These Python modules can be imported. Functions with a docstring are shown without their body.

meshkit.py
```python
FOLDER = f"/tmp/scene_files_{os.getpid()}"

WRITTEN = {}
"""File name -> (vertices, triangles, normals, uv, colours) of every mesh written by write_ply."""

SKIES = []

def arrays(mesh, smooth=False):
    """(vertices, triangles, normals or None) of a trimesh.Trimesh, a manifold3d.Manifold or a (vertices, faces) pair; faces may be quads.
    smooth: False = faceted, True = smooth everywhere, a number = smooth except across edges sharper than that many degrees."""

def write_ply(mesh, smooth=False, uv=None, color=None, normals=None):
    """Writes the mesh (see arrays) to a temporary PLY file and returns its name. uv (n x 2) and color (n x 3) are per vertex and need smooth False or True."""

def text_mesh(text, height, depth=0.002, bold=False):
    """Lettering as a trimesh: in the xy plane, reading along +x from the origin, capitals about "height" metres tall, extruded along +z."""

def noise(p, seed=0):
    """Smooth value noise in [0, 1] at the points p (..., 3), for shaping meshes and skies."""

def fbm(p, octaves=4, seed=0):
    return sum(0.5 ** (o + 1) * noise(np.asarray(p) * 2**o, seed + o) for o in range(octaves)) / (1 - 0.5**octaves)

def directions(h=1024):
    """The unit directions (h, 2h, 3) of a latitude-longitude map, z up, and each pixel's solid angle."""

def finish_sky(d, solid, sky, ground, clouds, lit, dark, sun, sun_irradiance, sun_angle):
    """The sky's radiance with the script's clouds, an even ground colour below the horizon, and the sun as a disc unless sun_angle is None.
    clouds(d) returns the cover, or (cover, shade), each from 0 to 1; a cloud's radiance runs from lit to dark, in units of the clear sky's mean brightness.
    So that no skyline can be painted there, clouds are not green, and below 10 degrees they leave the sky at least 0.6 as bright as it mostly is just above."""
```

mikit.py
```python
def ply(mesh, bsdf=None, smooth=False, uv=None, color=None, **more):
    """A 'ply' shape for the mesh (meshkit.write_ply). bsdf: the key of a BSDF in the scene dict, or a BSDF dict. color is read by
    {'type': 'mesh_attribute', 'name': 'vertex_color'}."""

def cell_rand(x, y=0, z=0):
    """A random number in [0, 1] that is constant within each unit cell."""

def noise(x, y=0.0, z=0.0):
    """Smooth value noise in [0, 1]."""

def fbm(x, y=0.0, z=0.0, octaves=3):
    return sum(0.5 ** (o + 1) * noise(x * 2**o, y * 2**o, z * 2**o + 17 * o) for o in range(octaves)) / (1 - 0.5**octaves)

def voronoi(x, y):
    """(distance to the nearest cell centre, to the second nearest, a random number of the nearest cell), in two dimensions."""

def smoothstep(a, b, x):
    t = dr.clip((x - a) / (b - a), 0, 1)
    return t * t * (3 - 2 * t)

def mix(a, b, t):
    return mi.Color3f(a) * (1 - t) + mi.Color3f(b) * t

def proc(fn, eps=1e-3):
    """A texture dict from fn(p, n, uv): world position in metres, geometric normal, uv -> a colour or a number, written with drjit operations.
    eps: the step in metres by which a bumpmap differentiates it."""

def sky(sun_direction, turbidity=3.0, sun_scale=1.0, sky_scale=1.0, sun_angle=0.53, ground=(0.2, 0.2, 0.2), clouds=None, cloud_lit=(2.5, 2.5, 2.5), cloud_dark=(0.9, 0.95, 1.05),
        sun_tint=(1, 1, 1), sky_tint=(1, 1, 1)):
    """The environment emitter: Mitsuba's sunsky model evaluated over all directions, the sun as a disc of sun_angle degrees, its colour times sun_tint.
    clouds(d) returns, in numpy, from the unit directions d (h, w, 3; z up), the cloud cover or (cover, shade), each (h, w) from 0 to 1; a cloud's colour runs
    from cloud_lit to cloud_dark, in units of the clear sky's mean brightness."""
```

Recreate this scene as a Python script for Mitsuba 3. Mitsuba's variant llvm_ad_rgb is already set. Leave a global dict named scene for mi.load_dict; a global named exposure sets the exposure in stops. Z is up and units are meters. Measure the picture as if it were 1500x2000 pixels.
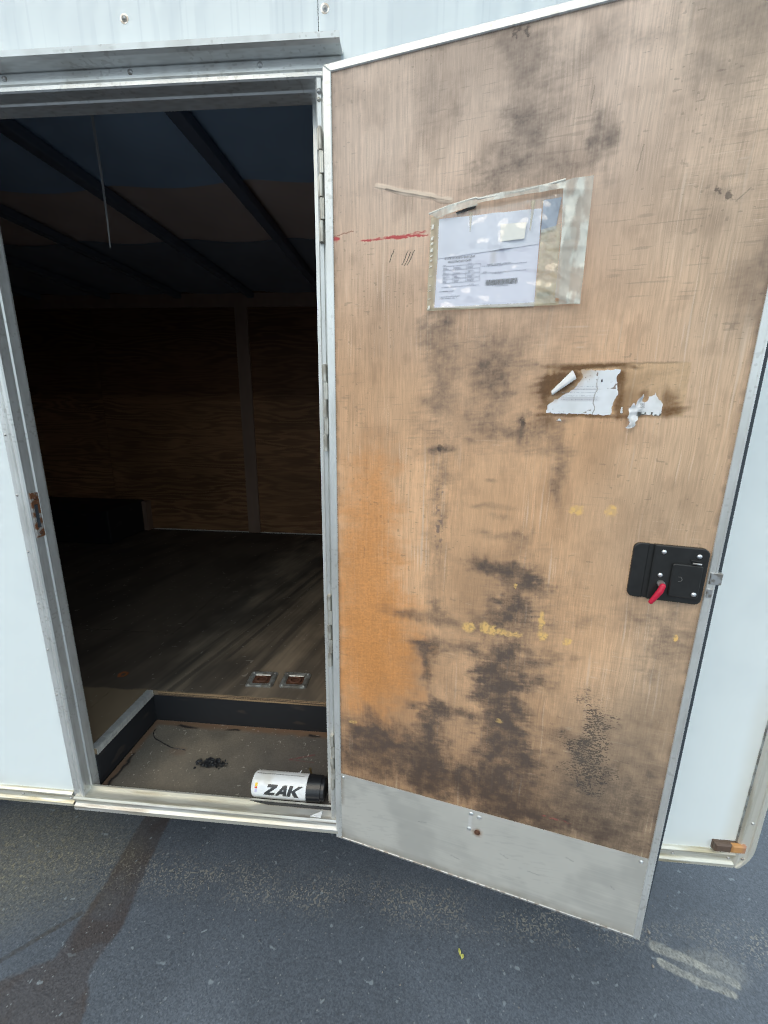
import math, random
import numpy as np, trimesh, shapely, drjit as dr, mitsuba as mi, mikit, meshkit
from shapely.geometry import Polygon, LineString, box as sbox
from shapely import affinity
from mikit import noise, fbm, voronoi, smoothstep, mix, cell_rand
T = mi.ScalarTransform4f
rng = np.random.default_rng(7)
scene, labels = {}, {}

# ---------------------------------------------------------------- camera, sky, exposure
CAM = np.array([0.2033, -0.9571, 1.5999])
scene['camera'] = {'type': 'perspective', 'fov': 85.50, 'fov_axis': 'x', 'near_clip': 0.01, 'far_clip': 2000.0,
                   'to_world': T().look_at(origin=CAM.tolist(), target=[0.12456, 0.01190, 1.36575], up=[-0.03174, 0.23235, 0.97211])}


def clouds(d):
    n = meshkit.fbm(d * np.array([2.2, 2.2, 4.0]), 4, 3)
    return np.ones(n.shape), np.clip((n - 0.35) * 1.6, 0, 1)


scene['sky'] = mikit.sky([-0.35, -0.55, 0.76], turbidity=3, sun_scale=0.12, sun_angle=40, clouds=clouds,
                         cloud_lit=(2.14, 2.5, 2.68), cloud_dark=(1.36, 1.65, 1.85), ground=(0.12, 0.125, 0.13))
exposure = 2.7

# ---------------------------------------------------------------- frames of reference
G = 0.40                                   # lower edge of the door above the ground
A = math.radians(13.058)                   # the door stands this far off the wall it is folded back against
D = np.array([math.cos(A), -math.sin(A), 0]); Z = np.array([0, 0, 1.0]); N = np.array([-math.sin(A), -math.cos(A), 0])
H0 = np.array([0, -0.02, G]); DW, DH = 0.7765, 1.83


def frame(o, x, y, z):
    m = np.eye(4); m[:3, 0], m[:3, 1], m[:3, 2], m[:3, 3] = x, y, z, o
    return m


DOOR = frame(H0, D, Z, N)                                      # (along the door, up, towards the viewer)
WALL = frame([0, 0, 0], [1, 0, 0], [0, 0, 1], [0, -1, 0])      # (along the wall, up, out of the wall)


def U(p):
    return (mi.Float(p.x) - H0[0]) * D[0] + (mi.Float(p.y) - H0[1]) * D[1]


def V(p):
    return mi.Float(p.z) - G


# ---------------------------------------------------------------- shape helpers
def xf(m, M):
    m = m.copy(); m.apply_transform(M)
    return m


def cat(*ms):
    return trimesh.util.concatenate([m for m in ms])


def box(x0, x1, y0, y1, z0, z1):
    return trimesh.creation.box(bounds=[[x0, y0, z0], [x1, y1, z1]])


def cbox(x0, x1, y0, y1, z0, z1, c=0.001):
    P = []
    for sx in (0, 1):
        for sy in (0, 1):
            for sz in (0, 1):
                q = np.array([x1 if sx else x0, y1 if sy else y0, z1 if sz else z0]); d = np.array([-c if sx else c, -c if sy else c, -c if sz else c])
                for k in range(3):
                    e = d.copy(); e[k] = 0
                    P.append(q + e)
    return trimesh.convex.convex_hull(np.array(P))


def extr(poly, z0, z1):
    ms = []
    for g in getattr(poly, 'geoms', [poly]):
        m = trimesh.creation.extrude_polygon(g, z1 - z0, engine='earcut'); m.apply_translation([0, 0, z0]); ms.append(m)
    return cat(*ms)


def cprism(pts, z0, z1, c=0.001):
    p = Polygon(pts); q = p.buffer(-c, join_style='mitre')
    P = [(x, y, z) for x, y in list(p.exterior.coords)[:-1] for z in (z0, z1 - c)] + [(x, y, z1) for x, y in list(q.exterior.coords)[:-1]]
    return trimesh.convex.convex_hull(np.array(P))


def prof(line, t, a, b, axis):
    """A folded metal section: the polyline, t thick, drawn along an axis ('z': line is (x, y); 'x': line is (y, z))."""
    poly = LineString(line).buffer(t / 2, cap_style='flat', join_style='mitre')
    m = extr(poly, a, b)
    if axis == 'x':
        m.apply_transform(np.array([[0, 0, 1, 0], [1, 0, 0, 0], [0, 1, 0, 0], [0, 0, 0, 1.0]]))
    return m


def dome(r, h, n=16, washer=0.0):
    """A domed screw head with its recess, standing on z = 0."""
    a = np.linspace(0, math.pi / 2, 6)
    pr = ([(0, h * 0.8), (r * 0.22, h * 0.8), (r * 0.3, h * 0.98)] + [(max(r * math.sin(x), r * 0.34), h * math.cos(x)) for x in a[2:]])
    if washer:
        pr += [(r, 0.0006), (washer, 0.0005), (washer, 0)]
    pr = pr[::-1] if False else pr
    m = trimesh.creation.revolve(np.array(pr), sections=n)
    m.fix_normals()
    return m


def tube(pts, r, n=8):
    pts = np.asarray(pts, float); rs = np.broadcast_to(r, len(pts))
    tg = np.gradient(pts, axis=0); tg /= np.linalg.norm(tg, axis=1, keepdims=True)
    ref = np.array([0.31, 0.17, 0.93]); V_, F = [], []
    for i, (p, t) in enumerate(zip(pts, tg)):
        x = np.cross(t, ref); x /= np.linalg.norm(x); y = np.cross(t, x)
        for k in range(n):
            a = 2 * math.pi * k / n
            V_.append(p + rs[i] * (math.cos(a) * x + math.sin(a) * y))
    for i in range(len(pts) - 1):
        for k in range(n):
            a, b, c, d = i * n + k, i * n + (k + 1) % n, (i + 1) * n + (k + 1) % n, (i + 1) * n + k
            F += [[a, b, c], [a, c, d]]
    e = (len(pts) - 1) * n
    F += [[0, k + 1, k] for k in range(1, n - 1)] + [[e, e + k, e + k + 1] for k in range(1, n - 1)]
    m = trimesh.Trimesh(np.array(V_), np.array(F)); m.fix_normals()
    return m


def sheet(tl, tr, br, bl, nu, nv, h, thick=0.0004):
    """A thin sheet between four corners (local u, v), lifted by h(u, v, s, t)."""
    s, t = np.meshgrid(np.linspace(0, 1, nu), np.linspace(0, 1, nv))
    tl, tr, br, bl = (np.array(q, float) for q in (tl, tr, br, bl))
    P = ((1 - s) * (1 - t))[..., None] * tl + (s * (1 - t))[..., None] * tr + (s * t)[..., None] * br + ((1 - s) * t)[..., None] * bl
    return lift(P, s, t, h, thick)


def lift(P, s, t, h, thick):
    nv, nu = s.shape
    z = h(P[..., 0], P[..., 1], s, t)
    top = np.dstack([P, z]).reshape(-1, 3); bot = top - [0, 0, thick]
    i = np.arange(nv * nu).reshape(nv, nu); n = nu * nv
    a, b, c, d = i[:-1, :-1].ravel(), i[:-1, 1:].ravel(), i[1:, 1:].ravel(), i[1:, :-1].ravel()
    F = [np.stack([a, c, b], 1), np.stack([a, d, c], 1)]
    if thick <= 0:
        return trimesh.Trimesh(top, np.vstack(F), process=False)
    F += [np.stack([a, b, c], 1) + n, np.stack([a, c, d], 1) + n]
    ring = np.concatenate([i[0, :], i[1:, -1], i[-1, -2::-1], i[-2:0:-1, 0]]); nx = np.roll(ring, -1)
    F += [np.stack([ring, nx, nx + n], 1), np.stack([ring, nx + n, ring + n], 1)]
    return trimesh.Trimesh(np.vstack([top, bot]), np.vstack(F), process=False)


def torn(pts, jit, step, seed):
    r = np.random.default_rng(seed); out = []
    pts = [np.array(p, float) for p in pts]
    for p, q in zip(pts, pts[1:] + pts[:1]):
        n = max(1, int(np.linalg.norm(q - p) / step)); d = (q - p) / np.linalg.norm(q - p)
        for k in range(n):
            out.append(p + (q - p) * k / n + np.array([-d[1], d[0]]) * r.normal() * jit * (k > 0))
    return Polygon(out).buffer(0)


used = {}


def add(holder, name, mesh, mat, smooth=False, label=None, kind=None):
    """One part: its key is its holder's key, two underscores and its plain name, numbered when taken."""
    key = f'{holder}__{name}' if holder else name
    n = used.get(key, 0); used[key] = n + 1
    if n:
        key = f'{key}_{n:03d}'
    scene[key] = mikit.ply(mesh, mat, smooth)
    e = {}
    if label: e['label'] = label
    if kind: e['kind'] = kind
    if e: labels[key] = e
    return key


def thing(key, label, category, group=None):
    n = used.get(key, 0); used[key] = n + 1
    if n:
        key = f'{key}_{n:03d}'
    labels[key] = {'label': label, 'category': category}
    if group: labels[key]['group'] = group
    return key


# ---------------------------------------------------------------- materials
def mat(name, color, rough=0.5, metal=0.0, spec=0.5, bump=None, bscale=1.0, eps=4e-4, **more):
    def tex(c):
        return mikit.proc(c) if callable(c) else {'type': 'rgb', 'value': list(c)} if isinstance(c, (tuple, list)) else c
    b = {'type': 'principled', 'base_color': tex(color), 'roughness': tex(rough), 'metallic': metal, 'specular': spec, **more}
    if bump is not None:
        b = {'type': 'bumpmap', 'scale': bscale, 'arbitrary': mikit.proc(bump, eps), 'bsdf': b}
    scene[name] = {'type': 'twosided', 'bsdf': b}
    return name


def gray(a, b, t):
    return mix((a, a, a), (b, b, b), t)


def white_color(p, n, uv):
    x, z = mi.Float(p.x), mi.Float(p.z)
    streak = (smoothstep(0.45, 0.85, noise(x * 40 + 0.6 * noise(z * 30, 2), z * 4.0, 3)) * 0.7 + smoothstep(0.60, 0.85, noise(x * 170, z * 7, 4)) * 0.5) * smoothstep(2.0, 2.3, z) * (0.25 + 0.75 * noise(x * 9, z * 14, 6)) * 0.42 + smoothstep(2.24, 2.27, z) * 0.12
    blot = smoothstep(0.5, 0.8, fbm(x * 5, z * 6, 9, 4)) * 0.10
    low = dr.maximum(smoothstep(0.56, 0.44, z + 0.05 * fbm(x * 12, z * 3, 5)) * 0.25, smoothstep(1.045, 1.088, x + 0.02 * fbm(x * 8, z * 9, 6)) * 0.35 * smoothstep(1.3, 0.6, z))
    c = mix((0.755, 0.81, 0.82), (0.44, 0.50, 0.56), dr.minimum(streak + blot, 1))
    return mix(c, (0.58, 0.53, 0.42), low)


mat('m_white_panel', white_color, 0.42, 0, 0.3, bump=lambda p, n, uv: fbm(mi.Float(p.x) * 3.5, mi.Float(p.z) * 3.0, 0, 2), bscale=0.004, eps=5e-3)


def alu_color(p, n, uv):
    x, y, z = mi.Float(p.x), mi.Float(p.y), mi.Float(p.z)
    a = 0.6 * fbm(x * 12, y * 60, z * 12, 4) + 0.4 * noise(x * 60, y * 200, z * 5)
    c = mix((0.72, 0.73, 0.72), (0.60, 0.60, 0.58), smoothstep(0.3, 0.75, a))
    spots = smoothstep(0.66, 0.8, noise(x * 170, y * 170, z * 170)) * smoothstep(0.45, 0.65, noise(x * 9, y * 9, z * 9 + 4))
    return mix(c, (0.30, 0.27, 0.23), spots * 0.28)


mat('m_aluminium', alu_color, lambda p, n, uv: 0.24 + 0.20 * fbm(mi.Float(p.x) * 14, mi.Float(p.y) * 14, mi.Float(p.z) * 14), 0.55)


def sill_color(p, n, uv):
    x, y, z = mi.Float(p.x), mi.Float(p.y), mi.Float(p.z)
    d = smoothstep(0.42, 0.72, fbm(x * 10, y * 120, z * 90, 4))
    c = mix((0.64, 0.64, 0.62), (0.36, 0.31, 0.25), d * 0.75)
    return mix(c, (0.58, 0.54, 0.40), smoothstep(0.45, 0.7, noise(x * 4, z * 70, 3)) * 0.4)


mat('m_sill', sill_color, lambda p, n, uv: 0.26 + 0.3 * fbm(mi.Float(p.x) * 12, mi.Float(p.y) * 60, mi.Float(p.z) * 60), 0.6)
mat('m_trim', lambda p, n, uv: mix((0.72, 0.70, 0.62), (0.50, 0.44, 0.30), smoothstep(0.4, 0.75, fbm(mi.Float(p.x) * 9, mi.Float(p.y) * 80, mi.Float(p.z) * 120))), 0.34, 0.55)

mat('m_post', lambda p, n, uv: mix((0.66, 0.64, 0.57), (0.47, 0.44, 0.36), smoothstep(0.4, 0.75, fbm(mi.Float(p.x) * 90, mi.Float(p.y) * 90, mi.Float(p.z) * 5))), 0.38, 0.4)


def kick_color(p, n, uv):
    u, v = U(p), V(p)
    a = fbm(u * 9, v * 9, 1, 4)
    c = mix((0.55, 0.535, 0.495), (0.45, 0.44, 0.41), smoothstep(0.35, 0.65, a + 0.10 * (noise(u * 9, v * 420, 6) - 0.5)))
    scuff = smoothstep(0.68, 0.8, noise(u * 40 + v * 30, v * 260 - u * 60, 2)) * smoothstep(0.5, 0.7, noise(u * 8, v * 12, 7))
    c = mix(c, (0.26, 0.25, 0.24), scuff * 0.12)
    for a_, b_ in (((0.452, 0.124), (0.470, 0.116)), ((0.600, 0.174), (0.616, 0.169)), ((0.700, 0.132), (0.709, 0.125)), ((0.52, 0.098), (0.545, 0.096)), ((0.24, 0.145), (0.262, 0.150)), ((0.33, 0.07), (0.352, 0.064))):
        c = mix(c, (0.24, 0.235, 0.225), stroke(u + 0.002 * noise(u * 300, v * 300), v + 0.002 * noise(u * 200, v * 90, 3), a_, b_, 0.0022) * 0.32)
    e = smoothstep(0.035, 0.008, v) * 0.5 + smoothstep(0.012, 0.0, dr.abs(u - 0.0195)) * smoothstep(0.4, 0.7, noise(v * 30, 5)) * 0.7
    r = dr.sqrt(dr.square(u - 0.391) + dr.square(v - 0.168))
    c = mix(c, (0.24, 0.20, 0.15), dr.minimum(e, 0.7) * (0.4 + 0.6 * noise(u * 60, v * 60)))
    c = mix(c, (0.30, 0.16, 0.08), smoothstep(0.020, 0.008, r + 0.006 * noise(u * 200, v * 200)) * 0.75)
    w = smoothstep(0.006, 0.002, dr.abs(u - 0.3715)) * smoothstep(0.165, 0.175, v) * smoothstep(0.225, 0.215, v)
    return mix(c, (0.66, 0.66, 0.66), w * 0.6)


mat('m_kick', kick_color, lambda p, n, uv: 0.40 + 0.2 * fbm(U(p) * 22, V(p) * 22), 0.30,
    bump=lambda p, n, uv: fbm(U(p) * 10, V(p) * 10, 0, 3), bscale=0.0035, eps=2e-3)

DARK = [(.355,1.805,.0597,.0277,.35),(.384,1.741,.0479,.0649,.3),(.379,1.671,.0314,.0603,.4),(.345,1.624,.0361,.0312,.45),(.441,1.612,.0478,.0196,.45),(.5,1.641,.019,.0436,.5),(.484,1.675,.0115,.0285,.3),(.361,1.583,.1089,.019,.35),(.208,1.737,.0277,.0464,.22),(.255,1.714,.0126,.0307,.3),(.062,1.79,.0403,.0276,.18),(.532,1.778,.1473,.0326,.28),(.666,1.72,.0506,.084,.3),(.699,1.567,.0263,.0701,.2),(.748,1.415,.02,.0834,.4),(.678,1.537,.0122,.0085,.35),(.243,1.362,.0401,.0245,.35),(.249,1.246,.0331,.1557,.3),(.236,1.305,.0206,.0591,.25),(.43,1.389,.0518,.0348,.15),(.354,1.312,.056,.0421,.3),(.345,1.241,.0291,.0589,.5),(.366,1.284,.0376,.0188,.4),(.394,1.17,.0659,.0238,.5),(.414,1.183,.0094,.0196,.75),(.436,1.179,.0148,.0136,.45),(.249,1.127,.0236,.0085,.75),(.482,1.153,.0198,.0439,.42),(.488,1.082,.0092,.0404,.5),(.316,1.146,.0163,.0082,.4),(.407,1.129,.0568,.0101,.3),(.257,1.047,.0153,.0674,.3),(.253,.897,.0227,.1102,.25),(.371,1.011,.0404,.0065,.3),(.391,.953,.0504,.0089,.35),(.433,.94,.0297,.0243,.3),(.383,.991,.0203,.0055,.3),(.363,1.065,.0142,.0042,.4),(.376,.881,.0468,.0162,.75),(.431,.87,.0422,.0229,.6),(.451,.858,.0299,.0206,.6),(.186,.741,.0609,.0118,.45),(.258,.761,.0257,.023,.55),(.425,.795,.0432,.0335,.8),(.412,.756,.0726,.022,.6),(.295,.735,.1006,.0153,.4),(.577,.785,.037,.0136,.25),(.7,.818,.0579,.054,.35),(.744,.755,.049,.066,.3),(.786,.859,.0155,.1248,.3),(.246,.651,.041,.0298,.7),(.247,.599,.0123,.0361,.6),(.345,.676,.0558,.0155,.45),(.434,.685,.0728,.0327,.55),(.41,.635,.039,.0521,.75),(.44,.609,.0615,.026,.8),(.395,.605,.0375,.0238,.6),(.254,.498,.0447,.029,.85),(.253,.427,.0279,.0755,.7),(.337,.5,.0641,.0141,.65),(.423,.538,.0331,.0544,.85),(.405,.551,.053,.0162,.7),(.448,.503,.0328,.041,.75),(.436,.436,.0685,.051,.9),(.467,.417,.0547,.0567,.8),(.262,.354,.0584,.0526,.85),(.126,.375,.0898,.0574,.7),(.119,.309,.0968,.0558,.55),(.054,.306,.044,.0841,.35),(.316,.309,.0976,.0372,.75),(.415,.326,.0891,.06,.88),(.443,.275,.0797,.0548,.8),(.265,.276,.0768,.0479,.7),(.514,.27,.0865,.0387,.55),(.617,.352,.1075,.0842,.35),(.615,.271,.1097,.0375,.5),(.558,.5,.0601,.0158,.35),(.739,.354,.0547,.1223,.3),(.737,.564,.0519,.2,.2)]
SPECK = [(.612,.568,.0363,.0761,.5),(.618,.477,.0466,.0793,.8),(.622,.396,.0493,.0546,.55)]
ORANGE = [(.105,.929,.0637,.1931,.75),(.113,1.061,.0428,.0821,.5),(.09,.678,.086,.2038,.85),(.176,.625,.0752,.114,.55),(.069,.53,.082,.0915,.5),(.147,.795,.0495,.1062,.4),(.057,.848,.0518,.2184,.4)]
BROWN = [(.458,1.236,.0285,.047,.7),(.469,1.262,.0298,.0146,.8),(.501,1.285,.0588,.0062,.75),(.563,1.198,.1126,.0037,.6),(.603,1.267,.047,.0121,.18),(.617,1.223,.0548,.0248,.25),(.576,1.227,.0082,.0306,.5),(.575,1.263,.0098,.0123,.5),(.649,1.232,.0062,.0156,.6),(.665,1.21,.0154,.0052,.7),(.458,1.189,.0127,.0076,.4)]
CREAM = [(.336,.73,.0113,.0101,.9),(.373,.735,.0099,.0125,.9),(.388,.731,.0065,.0112,.85),(.404,.731,.0086,.0074,.8),(.421,.729,.0106,.0061,.7),(.441,.731,.0084,.0049,.7),(.487,.773,.005,.0177,.85),(.492,.738,.0091,.0096,.95),(.541,.734,.0058,.0082,.95),(.529,1.017,.0118,.0082,.85),(.589,1.021,.0087,.009,.85),(.731,.777,.0033,.0065,1.0),(.427,.842,.0041,.0046,.8),(.42,.505,.0079,.0055,.5),(.054,.403,.0087,.0048,.6)]
RED = [(.021,1.538,.0079,.0046,.95),(.177,1.53,.0262,.0035,.9),(.135,1.531,.0413,.0027,.7),(.093,1.53,.0235,.0023,.6),(.565,.274,.0383,.0044,.4)]



DARK = [(a, b, c * 1.14, d * (1.25 if b < 0.8 else 1.12), min(e * (1.25 if b < 0.95 else 1.12), 0.97)) for a, b, c, d, e in DARK]
BROWN += [(0.452, 1.225, 0.012, 0.030, 0.8), (0.520, 1.284, 0.055, 0.0045, 0.8), (0.572, 1.262, 0.010, 0.016, 0.7), (0.590, 1.230, 0.020, 0.030, 0.3), (0.500, 1.197, 0.050, 0.0035, 0.7), (0.660, 1.222, 0.010, 0.020, 0.6), (0.655, 1.204, 0.018, 0.005, 0.7), (0.615, 1.237, 0.008, 0.010, 0.6), (0.478, 1.262, 0.022, 0.018, 0.95), (0.465, 1.243, 0.020, 0.014, 0.9), (0.490, 1.272, 0.016, 0.010, 0.8), (0.576, 1.240, 0.006, 0.03, 0.5)]
RED += [(0.195, 1.5330, 0.016, 0.0022, 0.7), (0.150, 1.5285, 0.016, 0.0026, 0.8), (0.205, 1.5270, 0.010, 0.0018, 0.6)]
DARK += [(.42, .62, .13, .28, .30), (.25, .45, .11, .2, .30), (.40, .30, .26, .12, .30), (.63, .46, .10, .2, .28), (.10, .33, .13, .11, .30), (.36, 1.64, .15, .2, .10), (.41, 1.24, .13, .16, .24), (.44, .84, .11, .08, .28), (.70, .30, .10, .2, .25), (.26, 1.18, .06, .3, .22)]
ORANGE += [(.11, .60, .115, .22, .75), (.095, .80, .08, .2, .5)]


def blobs(u, v, L, soft=0.3, n1=0.0, n2=0.0):
    """Cover of a list of blots (u, v, half width, half height, strength); n1, n2 push their outlines about by up to their own size."""
    keep = mi.Float(1)
    for cu, cv, ru, rv, s in L:
        d = dr.sqrt(dr.square((u - cu + n1 * min(1.5 * ru, 0.085)) / ru) + dr.square((v - cv + n2 * min(1.5 * rv, 0.075)) / rv))
        keep = keep * (1 - s * smoothstep(1.55, soft, d))
    return 1 - keep


def stroke(u, v, a, b, w):
    ax, ay, bx, by = a[0], a[1], b[0] - a[0], b[1] - a[1]
    t = dr.clip(((u - ax) * bx + (v - ay) * by) / (bx * bx + by * by), 0, 1)
    return smoothstep(w, w * 0.45, dr.sqrt(dr.square(u - ax - t * bx) + dr.square(v - ay - t * by)))


PENCIL = [((0.1371, 1.4872), (0.1462, 1.5089)), ((0.1634, 1.4804), (0.1742, 1.5036)), ((0.1690, 1.4789), (0.1800, 1.5010)), ((0.1740, 1.4795), (0.1874, 1.5033)),
          ((0.086, 0.893), (0.084, 0.865)), ((0.478, 1.713), (0.476, 1.690)), ((0.560, 1.62), (0.555, 1.585)), ((0.700, 1.525), (0.716, 1.541))]


def ply_color(p, n, uv):
    u, v = U(p), V(p)
    # tone of the veneer: greyish pink high up, paled there by sky sheen put into the colour, tan in the middle, orange low beside the hinges
    c = mix((0.635, 0.385, 0.222), (0.62, 0.480, 0.390), smoothstep(1.28, 2.0, v + 0.35 * fbm(u * 4, v * 3, 2)))
    c = mix(c, (0.41, 0.305, 0.215), smoothstep(0.85, 0.3, v + 0.2 * (fbm(u * 5, v * 4, 6) - 0.5)) * smoothstep(0.32, 0.72, u) * 0.55)
    c = mix(c, (0.485, 0.375, 0.275), smoothstep(0.50, 0.72, u + 0.15 * (fbm(u * 4, v * 4, 8) - 0.5)) * 0.5)
    c = c * (0.82 + 0.36 * fbm(u * 7, v * 5, 11, 3))
    c = mix(c, c * mi.Color3f(0.66, 0.64, 0.62), smoothstep(0.72, 0.28, v + 0.20 * (fbm(u * 6, v * 6, 12) - 0.5)) * 0.85)
    # soft fibre: fine upright streaks crossed by short level ones
    gu = u + 0.010 * (fbm(u * 5, v * 3.5, 17, 3) - 0.5) + 0.0022 * (noise(u * 60, v * 22, 18) - 0.5)
    g1 = noise(gu * 640, v * 22, 1); g2 = noise(gu * 260, v * 7, 2); g3 = noise(gu * 1000, v * 70, 3)
    h1 = noise(u * 30, v * 680, 4); h2 = noise(u * 46, v * 340, 5)
    cross = smoothstep(0.45, 0.75, fbm(u * 6, v * 7, 13)); up = smoothstep(0.35, 0.65, fbm(u * 9, v * 4, 14))
    grain = 0.80 + (0.17 * g1 + 0.06 * g2) * (0.5 + 0.9 * up) + 0.14 * g3 + (0.08 * h1 + 0.03 * h2 - 0.04) * cross
    c = c * grain
    c = mix(c, c * mi.Color3f(0.74, 0.72, 0.71), smoothstep(0.52, 0.80, fbm(u * 34, v * 26, 15, 4)) * 0.42)
    c = mix(c, c * mi.Color3f(0.72, 0.70, 0.69), smoothstep(0.50, 0.72, fbm(u * 9, v * 5, 16, 5)) * 0.42)
    c = mix(c, (0.76, 0.62, 0.49), smoothstep(0.80, 0.95, noise(gu * 460, v * 9, 7)) * 0.34 * up)
    c = mix(c, (0.76, 0.62, 0.49), smoothstep(0.86, 0.97, noise(u * 30, v * 520, 8)) * cross * 0.30)
    ru, rv = u + 0.13 * v, v - 0.13 * u
    fib = 0.30 * noise(ru * 60, rv * 360, 21) + 0.20 * noise(gu * 520, v * 40, 22) + 0.50 * noise(ru * 300, rv * 330, 23)
    # stains, feathered along the crossed fibres
    w1 = 0.30 * (noise(ru * 40, rv * 230, 31) - 0.5) + 1.35 * (fbm(ru * 26, rv * 32, 32, 5) - 0.5)
    w2 = 0.22 * (noise(ru * 190, rv * 34, 33) - 0.5) + 1.35 * (fbm(ru * 26, rv * 27, 34, 5) - 0.5)
    o = blobs(u, v, ORANGE, 0.0, w1 * 0.7, w2)
    c = mix(c, mi.Color3f(0.58, 0.235, 0.062) * (0.74 + 0.5 * fib), o * 0.85)
    q = dr.minimum(dr.minimum(u - 0.448, 0.678 - u), dr.minimum(v - 1.199, 1.289 - v)) + 0.003 * (fbm(u * 80, v * 80, 35) - 0.5)
    c = mix(c, mi.Color3f(0.50, 0.33, 0.17) * (0.75 + 0.5 * fib), smoothstep(-0.001, 0.002, q) * 0.38)
    c = mix(c, (0.20, 0.12, 0.06), smoothstep(0.003, 0.0, dr.abs(q)) * smoothstep(0.4, 0.6, fbm(u * 30, v * 30, 36)) * 0.5)
    b = blobs(u, v, BROWN, 0.2, w1, w2)
    c = mix(c, mi.Color3f(0.135, 0.062, 0.020) * (0.6 + 0.8 * fib), dr.clip(b * (0.75 + 0.6 * fib), 0, 0.97))
    d = blobs(u, v, DARK, 0.0, w1, w2)
    cl = fbm(ru * 48, rv * 56, 41, 5)
    d = d + d * (1.15 - 0.75 * d) * (0.8 * (fib - 0.5) + 1.5 * (cl - 0.5))
    d = dr.clip(0.84 * d + 0.08 * smoothstep(0.30, 0.85, d), 0, 0.93)
    bn = smoothstep(0.5, 0.2, v)
    c = mix(c, mix((0.066, 0.052, 0.048), (0.054, 0.036, 0.029), bn) * (0.55 + 0.5 * fib + 0.5 * cl), d)
    s = blobs(u, v, SPECK, 0.0, w1, w2)
    c = mix(c, (0.050, 0.046, 0.044), smoothstep(0.50, 0.64, noise(u * 420, v * 480, 51) * 0.5 + noise(u * 130, v * 680, 52) * 0.5 + 0.30 * (s - 0.45)) * smoothstep(0.02, 0.5, s) * 0.75)
    c = mix(c, (0.09, 0.075, 0.065), s * smoothstep(0.3, 0.7, fbm(u * 22, v * 22, 53)) * 0.55)
    # scattered small specks and short level scratches
    sp = smoothstep(0.885, 0.95, noise(u * 120, v * 210, 61)) * smoothstep(0.42, 0.6, fbm(u * 5, v * 5, 62))
    c = mix(c, (0.11, 0.08, 0.065), sp * 0.28)
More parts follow.
